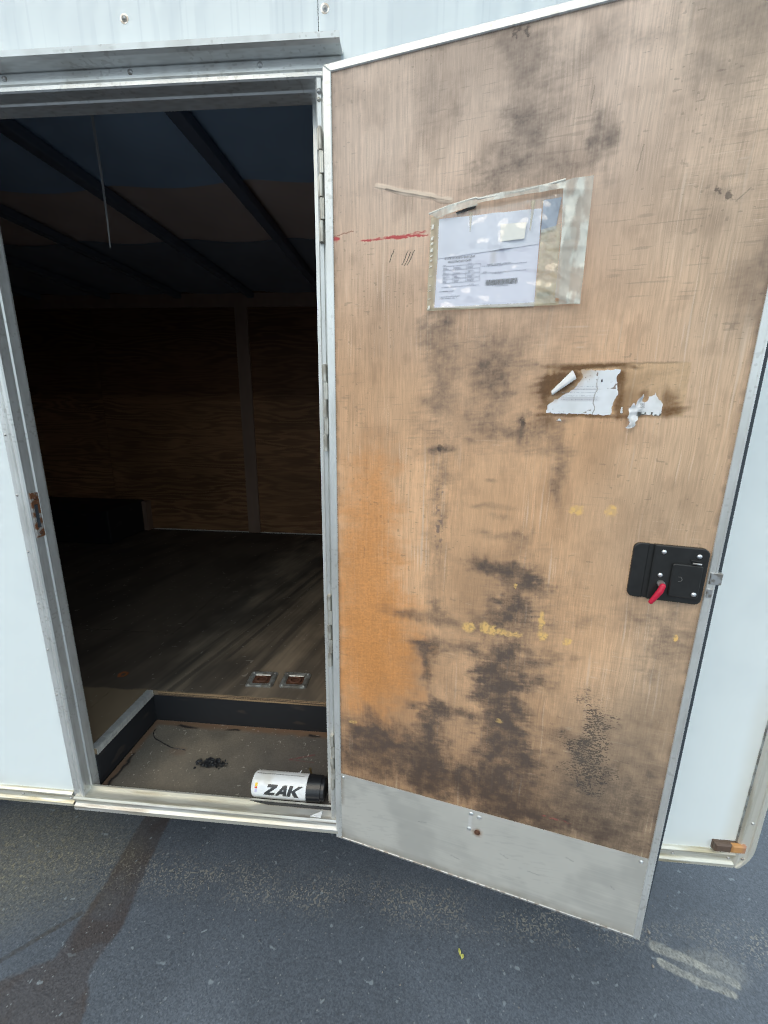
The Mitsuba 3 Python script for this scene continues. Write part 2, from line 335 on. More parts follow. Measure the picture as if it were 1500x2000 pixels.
    sc = smoothstep(0.80, 0.93, noise(u * 26, v * 330, 63)) * smoothstep(0.52, 0.70, fbm(u * 7, v * 6, 64)) * smoothstep(0.05, 0.10, dr.sqrt(dr.square(u - 0.165) + dr.square(v - 1.495)))
    c = mix(c, (0.13, 0.10, 0.085), sc * 0.20)
    # faint column of faded hand lettering
    wr = smoothstep(0.52, 0.72, noise(u * 160, v * 170, 71)) * smoothstep(0.011, 0.004, dr.abs(u - 0.258 - 0.008 * (1.0 - v))) * smoothstep(0.88, 0.92, v) * smoothstep(1.07, 1.03, v)
    c = mix(c, (0.14, 0.11, 0.105), wr * 0.65)
    e = (fbm(u * 160, v * 160, 81) - 0.5) * 0.010
    c = mix(c, (0.74, 0.47, 0.17), blobs(u + e, v + e * 0.8, CREAM, 0.75) * (0.5 + 0.5 * smoothstep(0.35, 0.5, noise(u * 260, v * 260, 83))))
    c = mix(c, (0.47, 0.045, 0.055), smoothstep(0.2, 0.7, blobs(u + e, v + e * 0.5, RED, 0.5) * (0.35 + 0.9 * noise(u * 150, v * 420, 85))) * 0.9)
    k = mi.Float(0)
    for a, q in PENCIL:
        k = dr.maximum(k, stroke(u + 0.0012 * noise(v * 300, 3), v, a, q, 0.0012) * (1.0 if a[0] < 0.2 and a[1] > 1 else 0.4))
    c = mix(c, (0.06, 0.05, 0.05), k * 0.8)
    c = mix(c, (0.76, 0.62, 0.50), stroke(u, v + 0.004 * noise(u * 60, 3), (0.1082, 1.6219), (0.2526, 1.5821), 0.0062) * (0.35 + 0.6 * noise(u * 60, v * 30)))
    c = mix(c, (0.20, 0.15, 0.12), stroke(u, v + 0.0045 + 0.004 * noise(u * 60, 3), (0.1282, 1.6179), (0.2546, 1.5811), 0.0035) * (0.2 + 0.6 * noise(u * 50, v * 30, 4)))  # shadow below the ridged scratch, painted as a dark line
    c = mix(c, (0.30, 0.10, 0.07), stroke(u, v + 0.002 * noise(u * 200, 5), (0.0157, 1.545), (0.0603, 1.5505), 0.0013) * 0.7)
    for q in ((0.350, 1.810), (0.367, 1.806), (0.674, 1.541), (0.686, 1.534), (0.414, 1.186), (0.254, 1.129)):
        c = mix(c, (0.05, 0.04, 0.036), smoothstep(0.0065, 0.0025, dr.sqrt(dr.square(u - q[0]) + dr.square((v - q[1]) * 0.8)) + e * 1.5) * 0.65)
    # darker brown where the lining meets its frame
    edge = dr.minimum(dr.minimum(u - 0.0175, 0.762 - u), dr.minimum(1.816 - v, v - 0.228))
    return mix(c, (0.12, 0.085, 0.065), smoothstep(0.012, 0.0, edge + 0.006 * noise(u * 80, v * 80)) * 0.55)


def ply_bump(p, n, uv):
    u, v = U(p), V(p)
    return noise(u * 420, v * 9, 1) * 0.5 + noise(u * 16, v * 520, 4) * 0.3 + 2.0 * stroke(u, v, (0.1082, 1.6219), (0.2526, 1.5821), 0.005)


mat('m_ply', ply_color, 0.62, 0, 0.35, bump=ply_bump, bscale=0.0006, eps=5e-4)


def wood_in(p, n, uv):
    x, y, z = mi.Float(p.x) + mi.Float(p.y) * 0.7, mi.Float(p.y), mi.Float(p.z)
    k = cell_rand(dr.floor((mi.Float(p.x) + 1.2) / 1.228), dr.floor(z / 1.7235), 5) * 23
    w = fbm(x * 1.6 + k, z * 9 + k, 3 + k, 3)
    ring = dr.abs(dr.sin((z * (9 + 0.6 * k) + 7 * w + 1.4 * fbm(x * 5 + k, z * 40, 1)) * 3.0)) * (0.35 + 0.9 * fbm(x * 2 + k, z * 5, 4))
    c = mix((0.34, 0.175, 0.085), (0.18, 0.085, 0.042), smoothstep(0.2, 0.95, ring) * 0.8)
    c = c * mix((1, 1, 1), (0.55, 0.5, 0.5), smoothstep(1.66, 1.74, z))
    return c * (0.55 + 0.7 * fbm(x * 2, z * 3, 8) + 0.25 * noise(x * 14, z * 260, 9))


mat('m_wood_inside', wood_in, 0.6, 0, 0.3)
mat('m_batten', lambda p, n, uv: gray(0.20, 0.15, fbm(mi.Float(p.x) * 20, mi.Float(p.z) * 6, 0)) * mi.Color3f(1.75, 1.15, 0.85), 0.6)
mat('m_liner_veil', lambda p, n, uv: gray(0.52, 0.40, fbm(mi.Float(p.x) * 4, mi.Float(p.y) * 4, 0)) * mi.Color3f(0.70, 1.0, 1.35), 0.7)  # bluish lens haze put into the liner colour
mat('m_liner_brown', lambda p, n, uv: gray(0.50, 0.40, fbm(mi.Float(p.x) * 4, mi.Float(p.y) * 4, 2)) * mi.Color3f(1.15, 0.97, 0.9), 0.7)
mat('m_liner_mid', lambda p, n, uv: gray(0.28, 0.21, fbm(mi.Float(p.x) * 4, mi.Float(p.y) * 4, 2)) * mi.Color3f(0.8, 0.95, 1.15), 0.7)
mat('m_bow', (0.13, 0.155, 0.20), 0.6, 0, 0.2)
mat('m_black_board', lambda p, n, uv: mix((0.016, 0.017, 0.020), (0.06, 0.045, 0.035), smoothstep(0.62, 0.8, fbm(mi.Float(p.x) * 14, mi.Float(p.y) * 14, mi.Float(p.z) * 30)) * 0.5), 0.55, 0, 0.4)
mat('m_dark_metal', (0.03, 0.032, 0.036), 0.5, 0.3)


def floor_color(p, n, uv):
    x, y = mi.Float(p.x), mi.Float(p.y)
    c = mix((0.255, 0.202, 0.148), (0.150, 0.120, 0.090), smoothstep(0.3, 0.7, fbm(x * 4, y * 3, 1, 4)))
    s = x - 0.22 * y
    c = c * (0.80 + 0.25 * noise(s * 130, y * 9, 3) + 0.15 * fbm(x * 40, y * 40, 4))
    t = smoothstep(0.42, 0.72, fbm(s * 6, y * 2.2, 5, 4)) * 0.85
    for k, w in ((-0.78, 0.05), (-0.70, 0.022), (-0.645, 0.016), (-0.47, 0.05), (-0.30, 0.03), (-0.14, 0.06)):
        t = dr.maximum(t, smoothstep(w, w * 0.3, dr.abs(s + 0.07 - k + 0.03 * (noise(y * 3, k * 9) - 0.5))) * (0.45 + 0.5 * noise(s * 60, y * 4, 9)))
    c = mix(c, (0.036, 0.034, 0.033), dr.minimum(t, 0.9) * 0.78)
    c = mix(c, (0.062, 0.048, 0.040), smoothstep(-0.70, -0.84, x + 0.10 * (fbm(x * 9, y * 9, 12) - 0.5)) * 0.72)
    r = dr.sqrt(dr.square(x + 0.949) + dr.square(y - 0.417)) + 0.006 * noise(x * 90, y * 90)
    c = mix(c, (0.30, 0.09, 0.03), smoothstep(0.026, 0.016, r) * smoothstep(0.006, 0.014, r))
    c = mix(c, (0.26, 0.19, 0.12), smoothstep(0.012, 0.0, y - 0.334 + 0.012 * noise(x * 30, 3)) * 0.7)
    return mix(c, (0.35, 0.32, 0.28), smoothstep(0.93, 0.97, noise(x * 70, y * 70, 31)) * 0.5)


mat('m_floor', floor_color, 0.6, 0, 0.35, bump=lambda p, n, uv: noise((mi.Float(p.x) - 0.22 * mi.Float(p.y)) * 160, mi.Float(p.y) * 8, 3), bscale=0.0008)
mat('m_ply_edge', lambda p, n, uv: mix((0.30, 0.20, 0.11), (0.09, 0.06, 0.04), smoothstep(0.4, 0.6, noise(mi.Float(p.x) * 3, mi.Float(p.y) * 3, mi.Float(p.z) * 330))), 0.7)


def step_color(p, n, uv):
    x, y = mi.Float(p.x), mi.Float(p.y)
    c = mix((0.180, 0.154, 0.122), (0.118, 0.105, 0.088), smoothstep(0.3, 0.7, fbm(x * 7, y * 7, 1, 4)))
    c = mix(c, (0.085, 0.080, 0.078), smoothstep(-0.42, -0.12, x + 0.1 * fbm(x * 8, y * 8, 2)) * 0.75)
    c = c * (0.88 + 0.24 * noise(x * 300, y * 300, 3))
    e = dr.minimum(x + 0.768, 0.332 - y) + 0.02 * (fbm(x * 30, y * 30, 4) - 0.5)
    c = mix(c, (0.17, 0.095, 0.055), smoothstep(0.035, 0.008, e) * 0.75)
    c = mix(c, (0.02, 0.018, 0.017), smoothstep(0.010, 0.0, dr.abs(e - 0.02)) * smoothstep(0.5, 0.7, noise(x * 20, y * 20, 8)))
    m = dr.sqrt(dr.square((x + 0.463) / 0.062) + dr.square((y - 0.158) / 0.020)) + 0.5 * (fbm(x * 60, y * 60, 6) - 0.5)
    c = mix(c, (0.012, 0.012, 0.014), smoothstep(1.1, 0.55, m) * 0.95)
    k = dr.maximum(stroke(x, y, (-0.205, 0.20), (-0.125, 0.228), 0.004), stroke(x, y, (-0.20, 0.20), (-0.12, 0.196), 0.003))
    c = mix(c, (0.20, 0.035, 0.04), k * 0.6 * noise(x * 90, y * 90))
    m2 = dr.sqrt(dr.square((x + 0.60) / 0.05) + dr.square((y - 0.20) / 0.03)) + 0.6 * fbm(x * 40, y * 40, 7)
    c = mix(c, (0.15, 0.09, 0.06), smoothstep(1.1, 0.6, m2) * 0.4)
    return mix(c, (0.40, 0.38, 0.34), smoothstep(0.90, 0.95, noise(x * 130, y * 130, 41)) * 0.55)


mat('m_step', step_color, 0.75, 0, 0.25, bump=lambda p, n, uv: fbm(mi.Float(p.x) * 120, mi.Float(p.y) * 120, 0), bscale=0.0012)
mat('m_lock', lambda p, n, uv: gray(0.012, 0.020, fbm(mi.Float(p.x) * 60, mi.Float(p.z) * 60, 0)), 0.38, 0, 0.45)
mat('m_rubber', (0.050, 0.060, 0.072), 0.65, 0, 0.3)
mat('m_red', (0.52, 0.012, 0.045), 0.35, 0, 0.5)
mat('m_chrome', (0.72, 0.73, 0.74), 0.22, 0.95)
mat('m_steel', lambda p, n, uv: mix((0.55, 0.55, 0.55), (0.33, 0.30, 0.27), smoothstep(0.4, 0.7, noise(mi.Float(p.x) * 160, mi.Float(p.y) * 160, mi.Float(p.z) * 160))), 0.4, 0.85)
mat('m_galv', lambda p, n, uv: mix((0.42, 0.44, 0.44), (0.24, 0.23, 0.21), smoothstep(0.4, 0.7, fbm(mi.Float(p.x) * 60, mi.Float(p.y) * 60, mi.Float(p.z) * 60))), 0.35, 0.6)
mat('m_rust', lambda p, n, uv: mix((0.15, 0.062, 0.034), (0.055, 0.030, 0.022), fbm(mi.Float(p.x) * 150, mi.Float(p.y) * 150, mi.Float(p.z) * 150)), 0.8, 0.1)
mat('m_strike', lambda p, n, uv: mix((0.48, 0.46, 0.44), (0.26, 0.115, 0.06), smoothstep(0.38, 0.56, fbm(mi.Float(p.x) * 70, mi.Float(p.y) * 70, mi.Float(p.z) * 70))), 0.55, 0.5)
mat('m_hinge', lambda p, n, uv: mix((0.60, 0.58, 0.52), (0.36, 0.33, 0.28), smoothstep(0.4, 0.7, fbm(mi.Float(p.x) * 40, mi.Float(p.y) * 40, mi.Float(p.z) * 30))), 0.45, 0.6)
mat('m_lamp_housing', (0.115, 0.075, 0.055), 0.4)
mat('m_amber', lambda p, n, uv: mix((0.50, 0.255, 0.095), (0.42, 0.21, 0.13), smoothstep(1.088, 1.102, mi.Float(p.x))), 0.3, 0, 0.5)
mat('m_paper', lambda p, n, uv: mix((0.72, 0.74, 0.82), (0.60, 0.61, 0.68), fbm(U(p) * 20, V(p) * 20, 0)), 0.5, 0, 0.4)
mat('m_paper_low', lambda p, n, uv: mix(mi.Color3f(0.66, 0.665, 0.76), (0.45, 0.42, 0.42), smoothstep(0.013, 0.002, dr.abs(U(p) - 0.337) + 0.006 * noise(U(p) * 90, V(p) * 60)) * smoothstep(1.462, 1.470, V(p)) * smoothstep(1.510, 1.485, V(p)) * 0.6), 0.5, 0, 0.4)
mat('m_ivory', (0.74, 0.72, 0.66), 0.5)
mat('m_slate_paper', lambda p, n, uv: mix((0.36, 0.41, 0.50), (0.22, 0.26, 0.33), fbm(U(p) * 60, V(p) * 40, 0)), 0.4)
mat('m_ink', (0.07, 0.07, 0.085), 0.6)
mat('m_ink_pale', (0.30, 0.31, 0.37), 0.6)


def label_color(p, n, uv):
    u, v = U(p), V(p)
    c = mix((0.78, 0.80, 0.84), (0.62, 0.63, 0.64), fbm(u * 40, v * 40, 0))
    rust = smoothstep(0.045, 0.0, (u - 0.452) * 0.62 + (1.246 - v) * 0.9 + 0.03 * fbm(u * 90, v * 90, 1)) * 0.0
    edge = smoothstep(0.030, 0.004, ((u - 0.455) * 0.60 - (v - 1.232) * 0.80) * 1.0 + 0.014 * fbm(u * 120, v * 120, 2)) * smoothstep(0.58, 0.50, u)
    c = mix(c, (0.42, 0.25, 0.10), edge * 0.8)
    dots = smoothstep(0.80, 0.86, noise(u * 260, v * 260, 5)) * smoothstep(0.45, 0.62, noise(u * 40, v * 40, 6))
    c = mix(c, (0.14, 0.07, 0.04), dots * 0.8)
    lines = smoothstep(0.62, 0.75, noise(v * 420, 3)) * smoothstep(0.46, 0.50, u) * smoothstep(0.55, 0.53, u) * smoothstep(1.222, 1.226, v) * smoothstep(1.252, 1.246, v)
    c = mix(c, (0.34, 0.33, 0.36), lines * 0.45)
    return mix(c, (0.16, 0.12, 0.09), smoothstep(0.0012, 0.0004, dr.abs(u - 0.536 - 0.006 * (noise(v * 90, 3) - 0.5))) * 0.7 * smoothstep(1.285, 1.25, v + 0.02 * noise(v * 60, 9)))


mat('m_torn_label', label_color, 0.6)
mat('m_scrap', lambda p, n, uv: mix(mix((0.80, 0.81, 0.83), (0.60, 0.60, 0.60), fbm(U(p) * 80, V(p) * 80, 0)), (0.10, 0.10, 0.09),
                                    smoothstep(1.2065, 1.2045, V(p)) * smoothstep(0.604, 0.608, U(p)) * smoothstep(0.35, 0.6, noise(U(p) * 300, V(p) * 260, 1))), 0.6)
mat('m_can_white', lambda p, n, uv: mix((0.72, 0.73, 0.75), (0.58, 0.57, 0.54), smoothstep(0.45, 0.75, fbm(mi.Float(p.x) * 25, mi.Float(p.y) * 40, mi.Float(p.z) * 40))), 0.3, 0, 0.5)
mat('m_can_black', (0.014, 0.015, 0.018), 0.28, 0, 0.5)
mat('m_can_ink', (0.03, 0.032, 0.036), 0.35)
mat('m_yellow', (0.75, 0.50, 0.03), 0.4)
mat('m_orange_red', (0.62, 0.06, 0.03), 0.4)
mat('m_violet', (0.50, 0.48, 0.66), 0.4)
mat('m_leaf', lambda p, n, uv: mix((0.62, 0.60, 0.20), (0.45, 0.47, 0.12), noise(mi.Float(p.x) * 160, mi.Float(p.y) * 160)), 0.5)
mat('m_pebble', lambda p, n, uv: mix((0.27, 0.25, 0.23), (0.13, 0.125, 0.12), cell_rand(mi.Float(p.x) * 140, mi.Float(p.y) * 140)), 0.8)
mat('m_tread', (0.02, 0.02, 0.021), 0.8)
scene['m_clear'] = {'type': 'thindielectric', 'int_ior': 1.5}
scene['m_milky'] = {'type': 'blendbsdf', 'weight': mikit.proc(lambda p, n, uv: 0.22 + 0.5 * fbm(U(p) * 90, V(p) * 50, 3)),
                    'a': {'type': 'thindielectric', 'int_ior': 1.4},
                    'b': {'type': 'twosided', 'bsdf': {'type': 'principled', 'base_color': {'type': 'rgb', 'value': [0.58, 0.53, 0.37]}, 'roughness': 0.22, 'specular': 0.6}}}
scene['m_tape'] = {'type': 'blendbsdf', 'weight': mikit.proc(lambda p, n, uv: 0.38 + 0.5 * smoothstep(0.4, 0.7, fbm(U(p) * 70, V(p) * 30, 5))),
                   'a': {'type': 'thindielectric', 'int_ior': 1.45},
                   'b': {'type': 'twosided', 'bsdf': {'type': 'principled', 'base_color': {'type': 'rgb', 'value': [0.66, 0.66, 0.60]}, 'roughness': 0.28, 'specular': 0.7}}}

WET = [(-0.80, 0.33, 0.052), (-0.79, 0.18, 0.058), (-0.770, 0.05, 0.064), (-0.762, -0.05, 0.074), (-0.770, -0.15, 0.066), (-0.765, -0.20, 0.070), (-0.80, -0.30, 0.155), (-0.95, -0.42, 0.20)]


def road_color(p, n, uv):
    x, y = mi.Float(p.x), mi.Float(p.y)
    base = mix((0.098, 0.115, 0.143), (0.078, 0.092, 0.115), smoothstep(0.3, 0.7, fbm(x * 3, y * 3, 1, 4)))
    fine = fbm(x * 230, y * 230, 2, 2)
    c = base * (0.74 + 0.52 * fine)
    f1, f2, r = voronoi(x * 330, y * 330)
    c = c * (0.86 + 0.28 * r)
    # damp, dirt-browned run-off trail
    w = mi.Float(9)
    for a, b in zip(WET, WET[1:]):
        bx, by = b[0] - a[0], b[1] - a[1]
        t = dr.clip(((x - a[0]) * bx + (y - a[1]) * by) / (bx * bx + by * by), 0, 1)
        w = dr.minimum(w, dr.sqrt(dr.square(x - a[0] - t * bx) + dr.square(y - a[1] - t * by)) - (a[2] + (b[2] - a[2]) * t))
    w = w + 0.010 * (fbm(x * 30, y * 30, 5) - 0.5) + 0.005 * (noise(x * 160, y * 160, 6) - 0.5)
    wet = smoothstep(0.007, -0.010, w) * (0.70 + 0.30 * smoothstep(0.35, 0.65, fbm(x * 14, y * 14, 18)))
    c = mix(c, mi.Color3f(0.054, 0.042, 0.040) * (0.7 + 0.6 * fine), wet * 0.85)
    ln = stroke(x + 0.006 * fbm(x * 30, y * 30, 3), y, (-1.02, -0.20), (-0.845, -0.034), 0.011) * (0.4 + 0.6 * noise(x * 120, y * 120, 7))
    c = mix(c, (0.045, 0.038, 0.032), ln * 0.7)
    dk = smoothstep(0.03, 0.0, dr.abs(y - 0.10 - 0.02 * noise(x * 6, 3) + 0.06 * (x - 0.0))) * smoothstep(-0.15, 0.1, x) * smoothstep(0.75, 0.5, x)
    # washed-in sand along the drip line
    sand = smoothstep(0.10, 0.0, dr.abs(y - 0.115 + 0.015 * (x + 1))) * smoothstep(0.30, 0.60, fbm(x * 9, y * 14, 8)) * (1 - wet * 0.7)
    grain = smoothstep(0.55, 0.85, noise(x * 260, y * 260, 9))
    c = mix(c, (0.26, 0.25, 0.22), sand * grain * 0.8)
    s2 = smoothstep(0.34, 0.08, dr.sqrt(dr.square((x + 1.19) / 1.5) + dr.square(y - 0.14)) + 0.10 * (fbm(x * 12, y * 12, 10) - 0.5))
    c = mix(c, mi.Color3f(0.23, 0.215, 0.155) * (0.5 + fine), s2 * (0.35 + 0.65 * grain) * 0.8)
    # scattered pale spatters
    d1, d2, rr = voronoi(x * 15 + 0.6 * noise(x * 40, y * 40), y * 15)
    spot = smoothstep(0.085, 0.02, d1 + 0.10 * (noise(x * 170, y * 110, 12) - 0.5)) * smoothstep(0.50, 0.56, rr)
    c = mix(c, (0.25, 0.29, 0.32), spot * 0.6)
    d1, d2, rr = voronoi(x * 46, y * 46)
    c = mix(c, (0.23, 0.25, 0.26), smoothstep(0.13, 0.05, d1) * smoothstep(0.84, 0.88, rr) * 0.6)
    # curved chalky drag marks at the right
    ar = mi.Float(0)
    for a, b, q in (((0.985, 0.052), (1.075, 0.024), 0.011), ((1.075, 0.024), (1.175, -0.018), 0.010), ((0.985, 0.012), (1.073, -0.024), 0.009), ((1.073, -0.024), (1.150, -0.043), 0.008)):
        ar = dr.maximum(ar, stroke(x + 0.010 * fbm(x * 40, y * 40, 15), y + 0.007 * fbm(x * 60, y * 60, 16), a, b, q * 1.9) ** 1.5 * (0.45 + 0.75 * fbm(x * 34, y * 60, 19)))
    fan = smoothstep(1.1, 0.5, dr.sqrt(dr.square((x - 1.12) / 0.12) + dr.square((y - 0.01) / 0.055)) + 0.4 * (fbm(x * 30, y * 30, 17) - 0.5)) * 0.28
    return mix(c, mi.Color3f(0.33, 0.33, 0.30) * (0.5 + fine), dr.maximum(ar * 0.8, fan * 1.0))


mat('m_asphalt', road_color, 0.6, 0, 0.5,
    bump=lambda p, n, uv: fbm(mi.Float(p.x) * 200, mi.Float(p.y) * 200, 0, 2), bscale=0.0014, eps=8e-4)

# ---------------------------------------------------------------- the ground
road = trimesh.Trimesh([[-400, -400, 0], [400, -400, 0], [400, 400, 0], [-400, 400, 0]], [[0, 1, 2], [0, 2, 3]])
add(None, 'asphalt', road, 'm_asphalt'); labels['asphalt'] = {'kind': 'structure', 'label': 'dark blue grey asphalt with a brown damp trail and pale spatters', 'category': 'ground'}

# ---------------------------------------------------------------- the trailer: outer skin
TR = thing('cargo_trailer', 'white enclosed cargo trailer with its wood lined side door folded open', 'trailer')
XL, XR, YB, ZR = -4.6, 1.150, 2.46, 2.56            # left end, right end, far side, roof
OL, OR_, OB, OT = -0.782, -0.012, 0.44, 2.222         # the opening
hole = sbox(OL, 0.35, OR_, OT)


def skin(x0, x1):
    return xf(extr(sbox(x0, 0.425, x1, ZR).difference(hole), -0.002, 0.0), WALL)


for a, b in ((-1.2315, -0.0108), (-0.0092, 1.110), (-2.4515, -1.2330), (-3.6715, -2.4530), (XL + 0.03, -3.6730)):
    sk = add(TR, 'side_panel', skin(a, b), 'm_white_panel')
    if used[f'{TR}__side_panel'] <= 2:
        xs = [(-0.390, 2.332), (-1.00, 2.334)] if a < -1 else [(0.0032, 2.328), (0.61, 2.329)]
        for x, z in xs:
            add(sk, 'screw', xf(xf(dome(0.0052, 0.0045, washer=0.0085), trimesh.transformations.translation_matrix([x, z, 0])), WALL), 'm_steel', 40)
add(TR, 'roof', cbox(XL, XR, 0.003, YB, ZR - 0.02, ZR, 0.004), 'm_white_panel')
add(TR, 'far_wall', box(XL + 0.003, XR - 0.003, YB - 0.03, YB, 0.42, ZR - 0.021), 'm_white_panel')
add(TR, 'end_wall', box(XR - 0.028, XR - 0.001, 0.045, YB - 0.031, 0.42, ZR - 0.021), 'm_white_panel')
add(TR, 'end_wall', box(XL, XL + 0.03, 0.003, YB - 0.031, 0.42, ZR - 0.021), 'm_white_panel')
# wall core behind the skin
core = cat(box(XL + 0.031, OL - 0.004, 0.003, 0.040, 0.43, ZR - 0.021), box(OR_ + 0.004, XR - 0.03, 0.003, 0.040, 0.43, ZR - 0.021), box(OL - 0.0039, OR_ + 0.0039, 0.003, 0.040, OT + 0.004, ZR - 0.021))
add(TR, 'wall_core', core, 'm_black_board')
# chassis below: rails, cross members, wheels (all behind the lower edge)
und = add(TR, 'chassis', cat(box(XL + 0.05, XR - 0.05, 0.06, 0.14, 0.33, 0.414), box(XL + 0.05, XR - 0.05, 2.30, 2.38, 0.33, 0.414), *[box(x, x + 0.05, 0.141, 2.299, 0.35, 0.413) for x in np.arange(-4.4, 1.1, 0.6)]), 'm_dark_metal')
add(TR, 'underfloor', box(XL + 0.04, XR - 0.03, 0.045, YB - 0.04, 0.4145, 0.419), 'm_black_board')
for x in (-2.5, -3.3):
    for y in (0.16, 2.28):
        w = add(TR, 'wheel', xf(trimesh.creation.cylinder(0.19, 0.17, sections=40), trimesh.transformations.translation_matrix([x, y, 0.335]) @ trimesh.transformations.rotation_matrix(math.pi / 2, [1, 0, 0])), 'm_steel', 40)
        ty = trimesh.creation.torus(0.245, 0.085, major_sections=48, minor_sections=16)
        ty.apply_scale([1, 1, 1.05]); add(w, 'tyre', xf(ty, trimesh.transformations.translation_matrix([x, y, 0.331]) @ trimesh.transformations.rotation_matrix(math.pi / 2, [1, 0, 0])), 'm_tread', 40)

# lower edge trim with its screws
TP = [(0.001, 0.458), (-0.005, 0.458), (-0.0105, 0.4545), (-0.0105, 0.4505), (-0.0045, 0.447), (-0.0045, 0.4255), (-0.0115, 0.4215), (-0.0115, 0.4135), (0.02, 0.4125)]
for a, b, sx in ((XL + 0.03, -0.8165, (-0.984, -1.25, -0.826)), (0.0305, 1.0865, (0.930, 1.0735, 0.60))):
    t = add(TR, 'lower_trim', prof(TP, 0.0018, a, b, 'x'), 'm_trim')
    for x in sx:
        add(t, 'screw', xf(xf(dome(0.0045, 0.004), trimesh.transformations.translation_matrix([x, 0.437, 0.0052])), WALL), 'm_steel', 40)
# right corner post: flange, ridge, rounded edge, with a cast foot
arc = [(1.120 + 0.026 * math.sin(a), 0.016 - 0.026 * math.cos(a)) for a in np.linspace(0.15, math.pi / 2, 8)]
cp = add(TR, 'corner_trim', prof([(1.0885, -0.003), (1.094, -0.0075), (1.1, -0.006), (1.118, -0.0065), (1.120, -0.0095)] + arc + [(1.1462, 0.055)], 0.002, 0.470, ZR, 'z'), 'm_post', 40)
fo = []
for k in range(9):                                  # the foot curls in under the corner
    a = k / 8 * math.pi / 2
    fo.append((1.120 + 0.0 * a, 0, 0))
foot = [prof([(1.0885, -0.003), (1.094, -0.0075), (1.1, -0.006), (1.118 , -0.0065), (1.120, -0.0095)] + arc + [(1.1462, 0.055)], 0.002, 0.4095, 0.4695, 'z')]
fm = foot[0].subdivide().subdivide(); v = fm.vertices.copy(); s = np.clip((0.4695 - v[:, 2]) / 0.06, 0, 1)
v[:, 0] -= 0.024 * s ** 2.2 * (v[:, 0] > 1.112); fm.vertices = v
add(cp, 'foot', fm, 'm_post', 40)
add(cp, 'screw', xf(xf(dome(0.0045, 0.004), trimesh.transformations.translation_matrix([1.110, 0.560, 0.0065])), WALL), 'm_steel', 40)
add(cp, 'screw', xf(xf(dome(0.0045, 0.004), trimesh.transformations.translation_matrix([1.108, 0.440, 0.0065])), WALL), 'm_steel', 40)
add(cp, 'seam_strip', xf(extr(sbox(1.0852, 0.46, 1.0878, ZR - 0.01), 0.0005, 0.0035), WALL), 'm_galv')
# side marker lamp
lamp = add(TR, 'marker_lamp', cprism([(1.020, 0.459), (1.069, 0.459), (1.069, 0.496), (1.020, 0.496)], 0.006, 0.025, 0.003), 'm_lamp_housing')
scene[lamp] = mikit.ply(xf(cprism([(1.0270, 0.4650), (1.0685, 0.4650), (1.0685, 0.4895), (1.0270, 0.4895)], 0.0055, 0.0160, 0.0035), WALL), 'm_lamp_housing')
add(lamp, 'lens', xf(cprism([(1.0690, 0.4655), (1.1050, 0.4655), (1.1050, 0.4890), (1.0690, 0.4890)], 0.0055, 0.0163, 0.003), WALL), 'm_amber', label='orange half of the marker lamp')
add(lamp, 'base', xf(extr(sbox(1.0262, 0.4644, 1.1056, 0.4900), 0.0003, 0.0054), WALL), 'm_lamp_housing')

# ---------------------------------------------------------------- door frame in the wall
FR = f'{TR}__door_frame'
JP = [(-0.8155, -0.0015), (-0.8125, -0.0042), (-0.8015, -0.0042), (-0.7995, -0.0072), (-0.7955, -0.0072), (-0.7935, -0.0042), (-0.7875, -0.0042), (-0.7855, -0.0095), (-0.7790, -0.0105), (-0.7765, -0.0080),
      (-0.7765, 0.0165), (-0.7735, 0.0195), (-0.7735, 0.0440), (-0.7765, 0.0500), (-0.7900, 0.0500)]
add(FR, 'jamb', prof(JP, 0.0017, 0.4075, 2.2165, 'z'), 'm_aluminium')
JR = [(0.0255, -0.0015), (0.0225, -0.0042), (0.0115, -0.0042), (0.0095, -0.0065), (0.0060, -0.0065), (0.0040, -0.0042), (-0.0045, -0.0042), (-0.0060, -0.0085), (-0.0125, -0.0095), (-0.0150, -0.0070), (-0.0155, 0.0165), (-0.0185, 0.0195), (-0.0185, 0.0520), (-0.0365, 0.0540), (-0.0372, 0.0610), (-0.0200, 0.0625)]
add(FR, 'jamb', prof(JR, 0.0017, 0.4205, 2.2165, 'z'), 'm_aluminium')
HP = [(-0.0015, 2.2535), (-0.0042, 2.2505), (-0.0042, 2.2385), (-0.0078, 2.2365), (-0.0078, 2.2325), (-0.0042, 2.2305), (-0.0042, 2.2270), (-0.0105, 2.2250), (-0.0105, 2.2195), (-0.0080, 2.2178),
      (0.0200, 2.2178), (0.0230, 2.2150), (0.0560, 2.2150), (0.0600, 2.2185), (0.0600, 2.2350)]
hd = add(FR, 'header', prof(HP, 0.0017, -0.8165, 0.0335, 'x'), 'm_aluminium')
for x, z in ((-0.654, 2.2440), (-0.3864, 2.2440), (-0.1237, 2.2440)):
    add(hd, 'screw', xf(xf(dome(0.0052, 0.0045), trimesh.transformations.translation_matrix([x, z, 0.0050])), WALL), 'm_steel', 40)
SP = [(0.045, 0.4370), (0.0215, 0.4370), (0.0205, 0.4640), (0.0170, 0.4640), (0.0165, 0.4525), (-0.0100, 0.4515), (-0.0155, 0.4535), (-0.0185, 0.4490), (-0.0185, 0.4450), (-0.0125, 0.4420), (-0.0125, 0.4290), (-0.0205, 0.4245), (-0.0205, 0.4130), (-0.0165, 0.4085), (0.02, 0.4080)]
sl = prof(SP, 0.0017, -0.8055, 0.0150, 'x')
cut = []
add(FR, 'sill', sl, 'm_sill')
add(FR, 'sill_wear_strip', xf(extr(torn([(-0.2500, 0.4595), (-0.2100, 0.4528), (-0.0200, 0.4527), (-0.0200, 0.4638), (-0.2700, 0.4638)], 0.0006, 0.012, 5), 0, 0.0006), frame([0, 0.0151, 0], [1, 0, 0], [0, 0, 1], [0, -1, 0])), 'm_black_board')
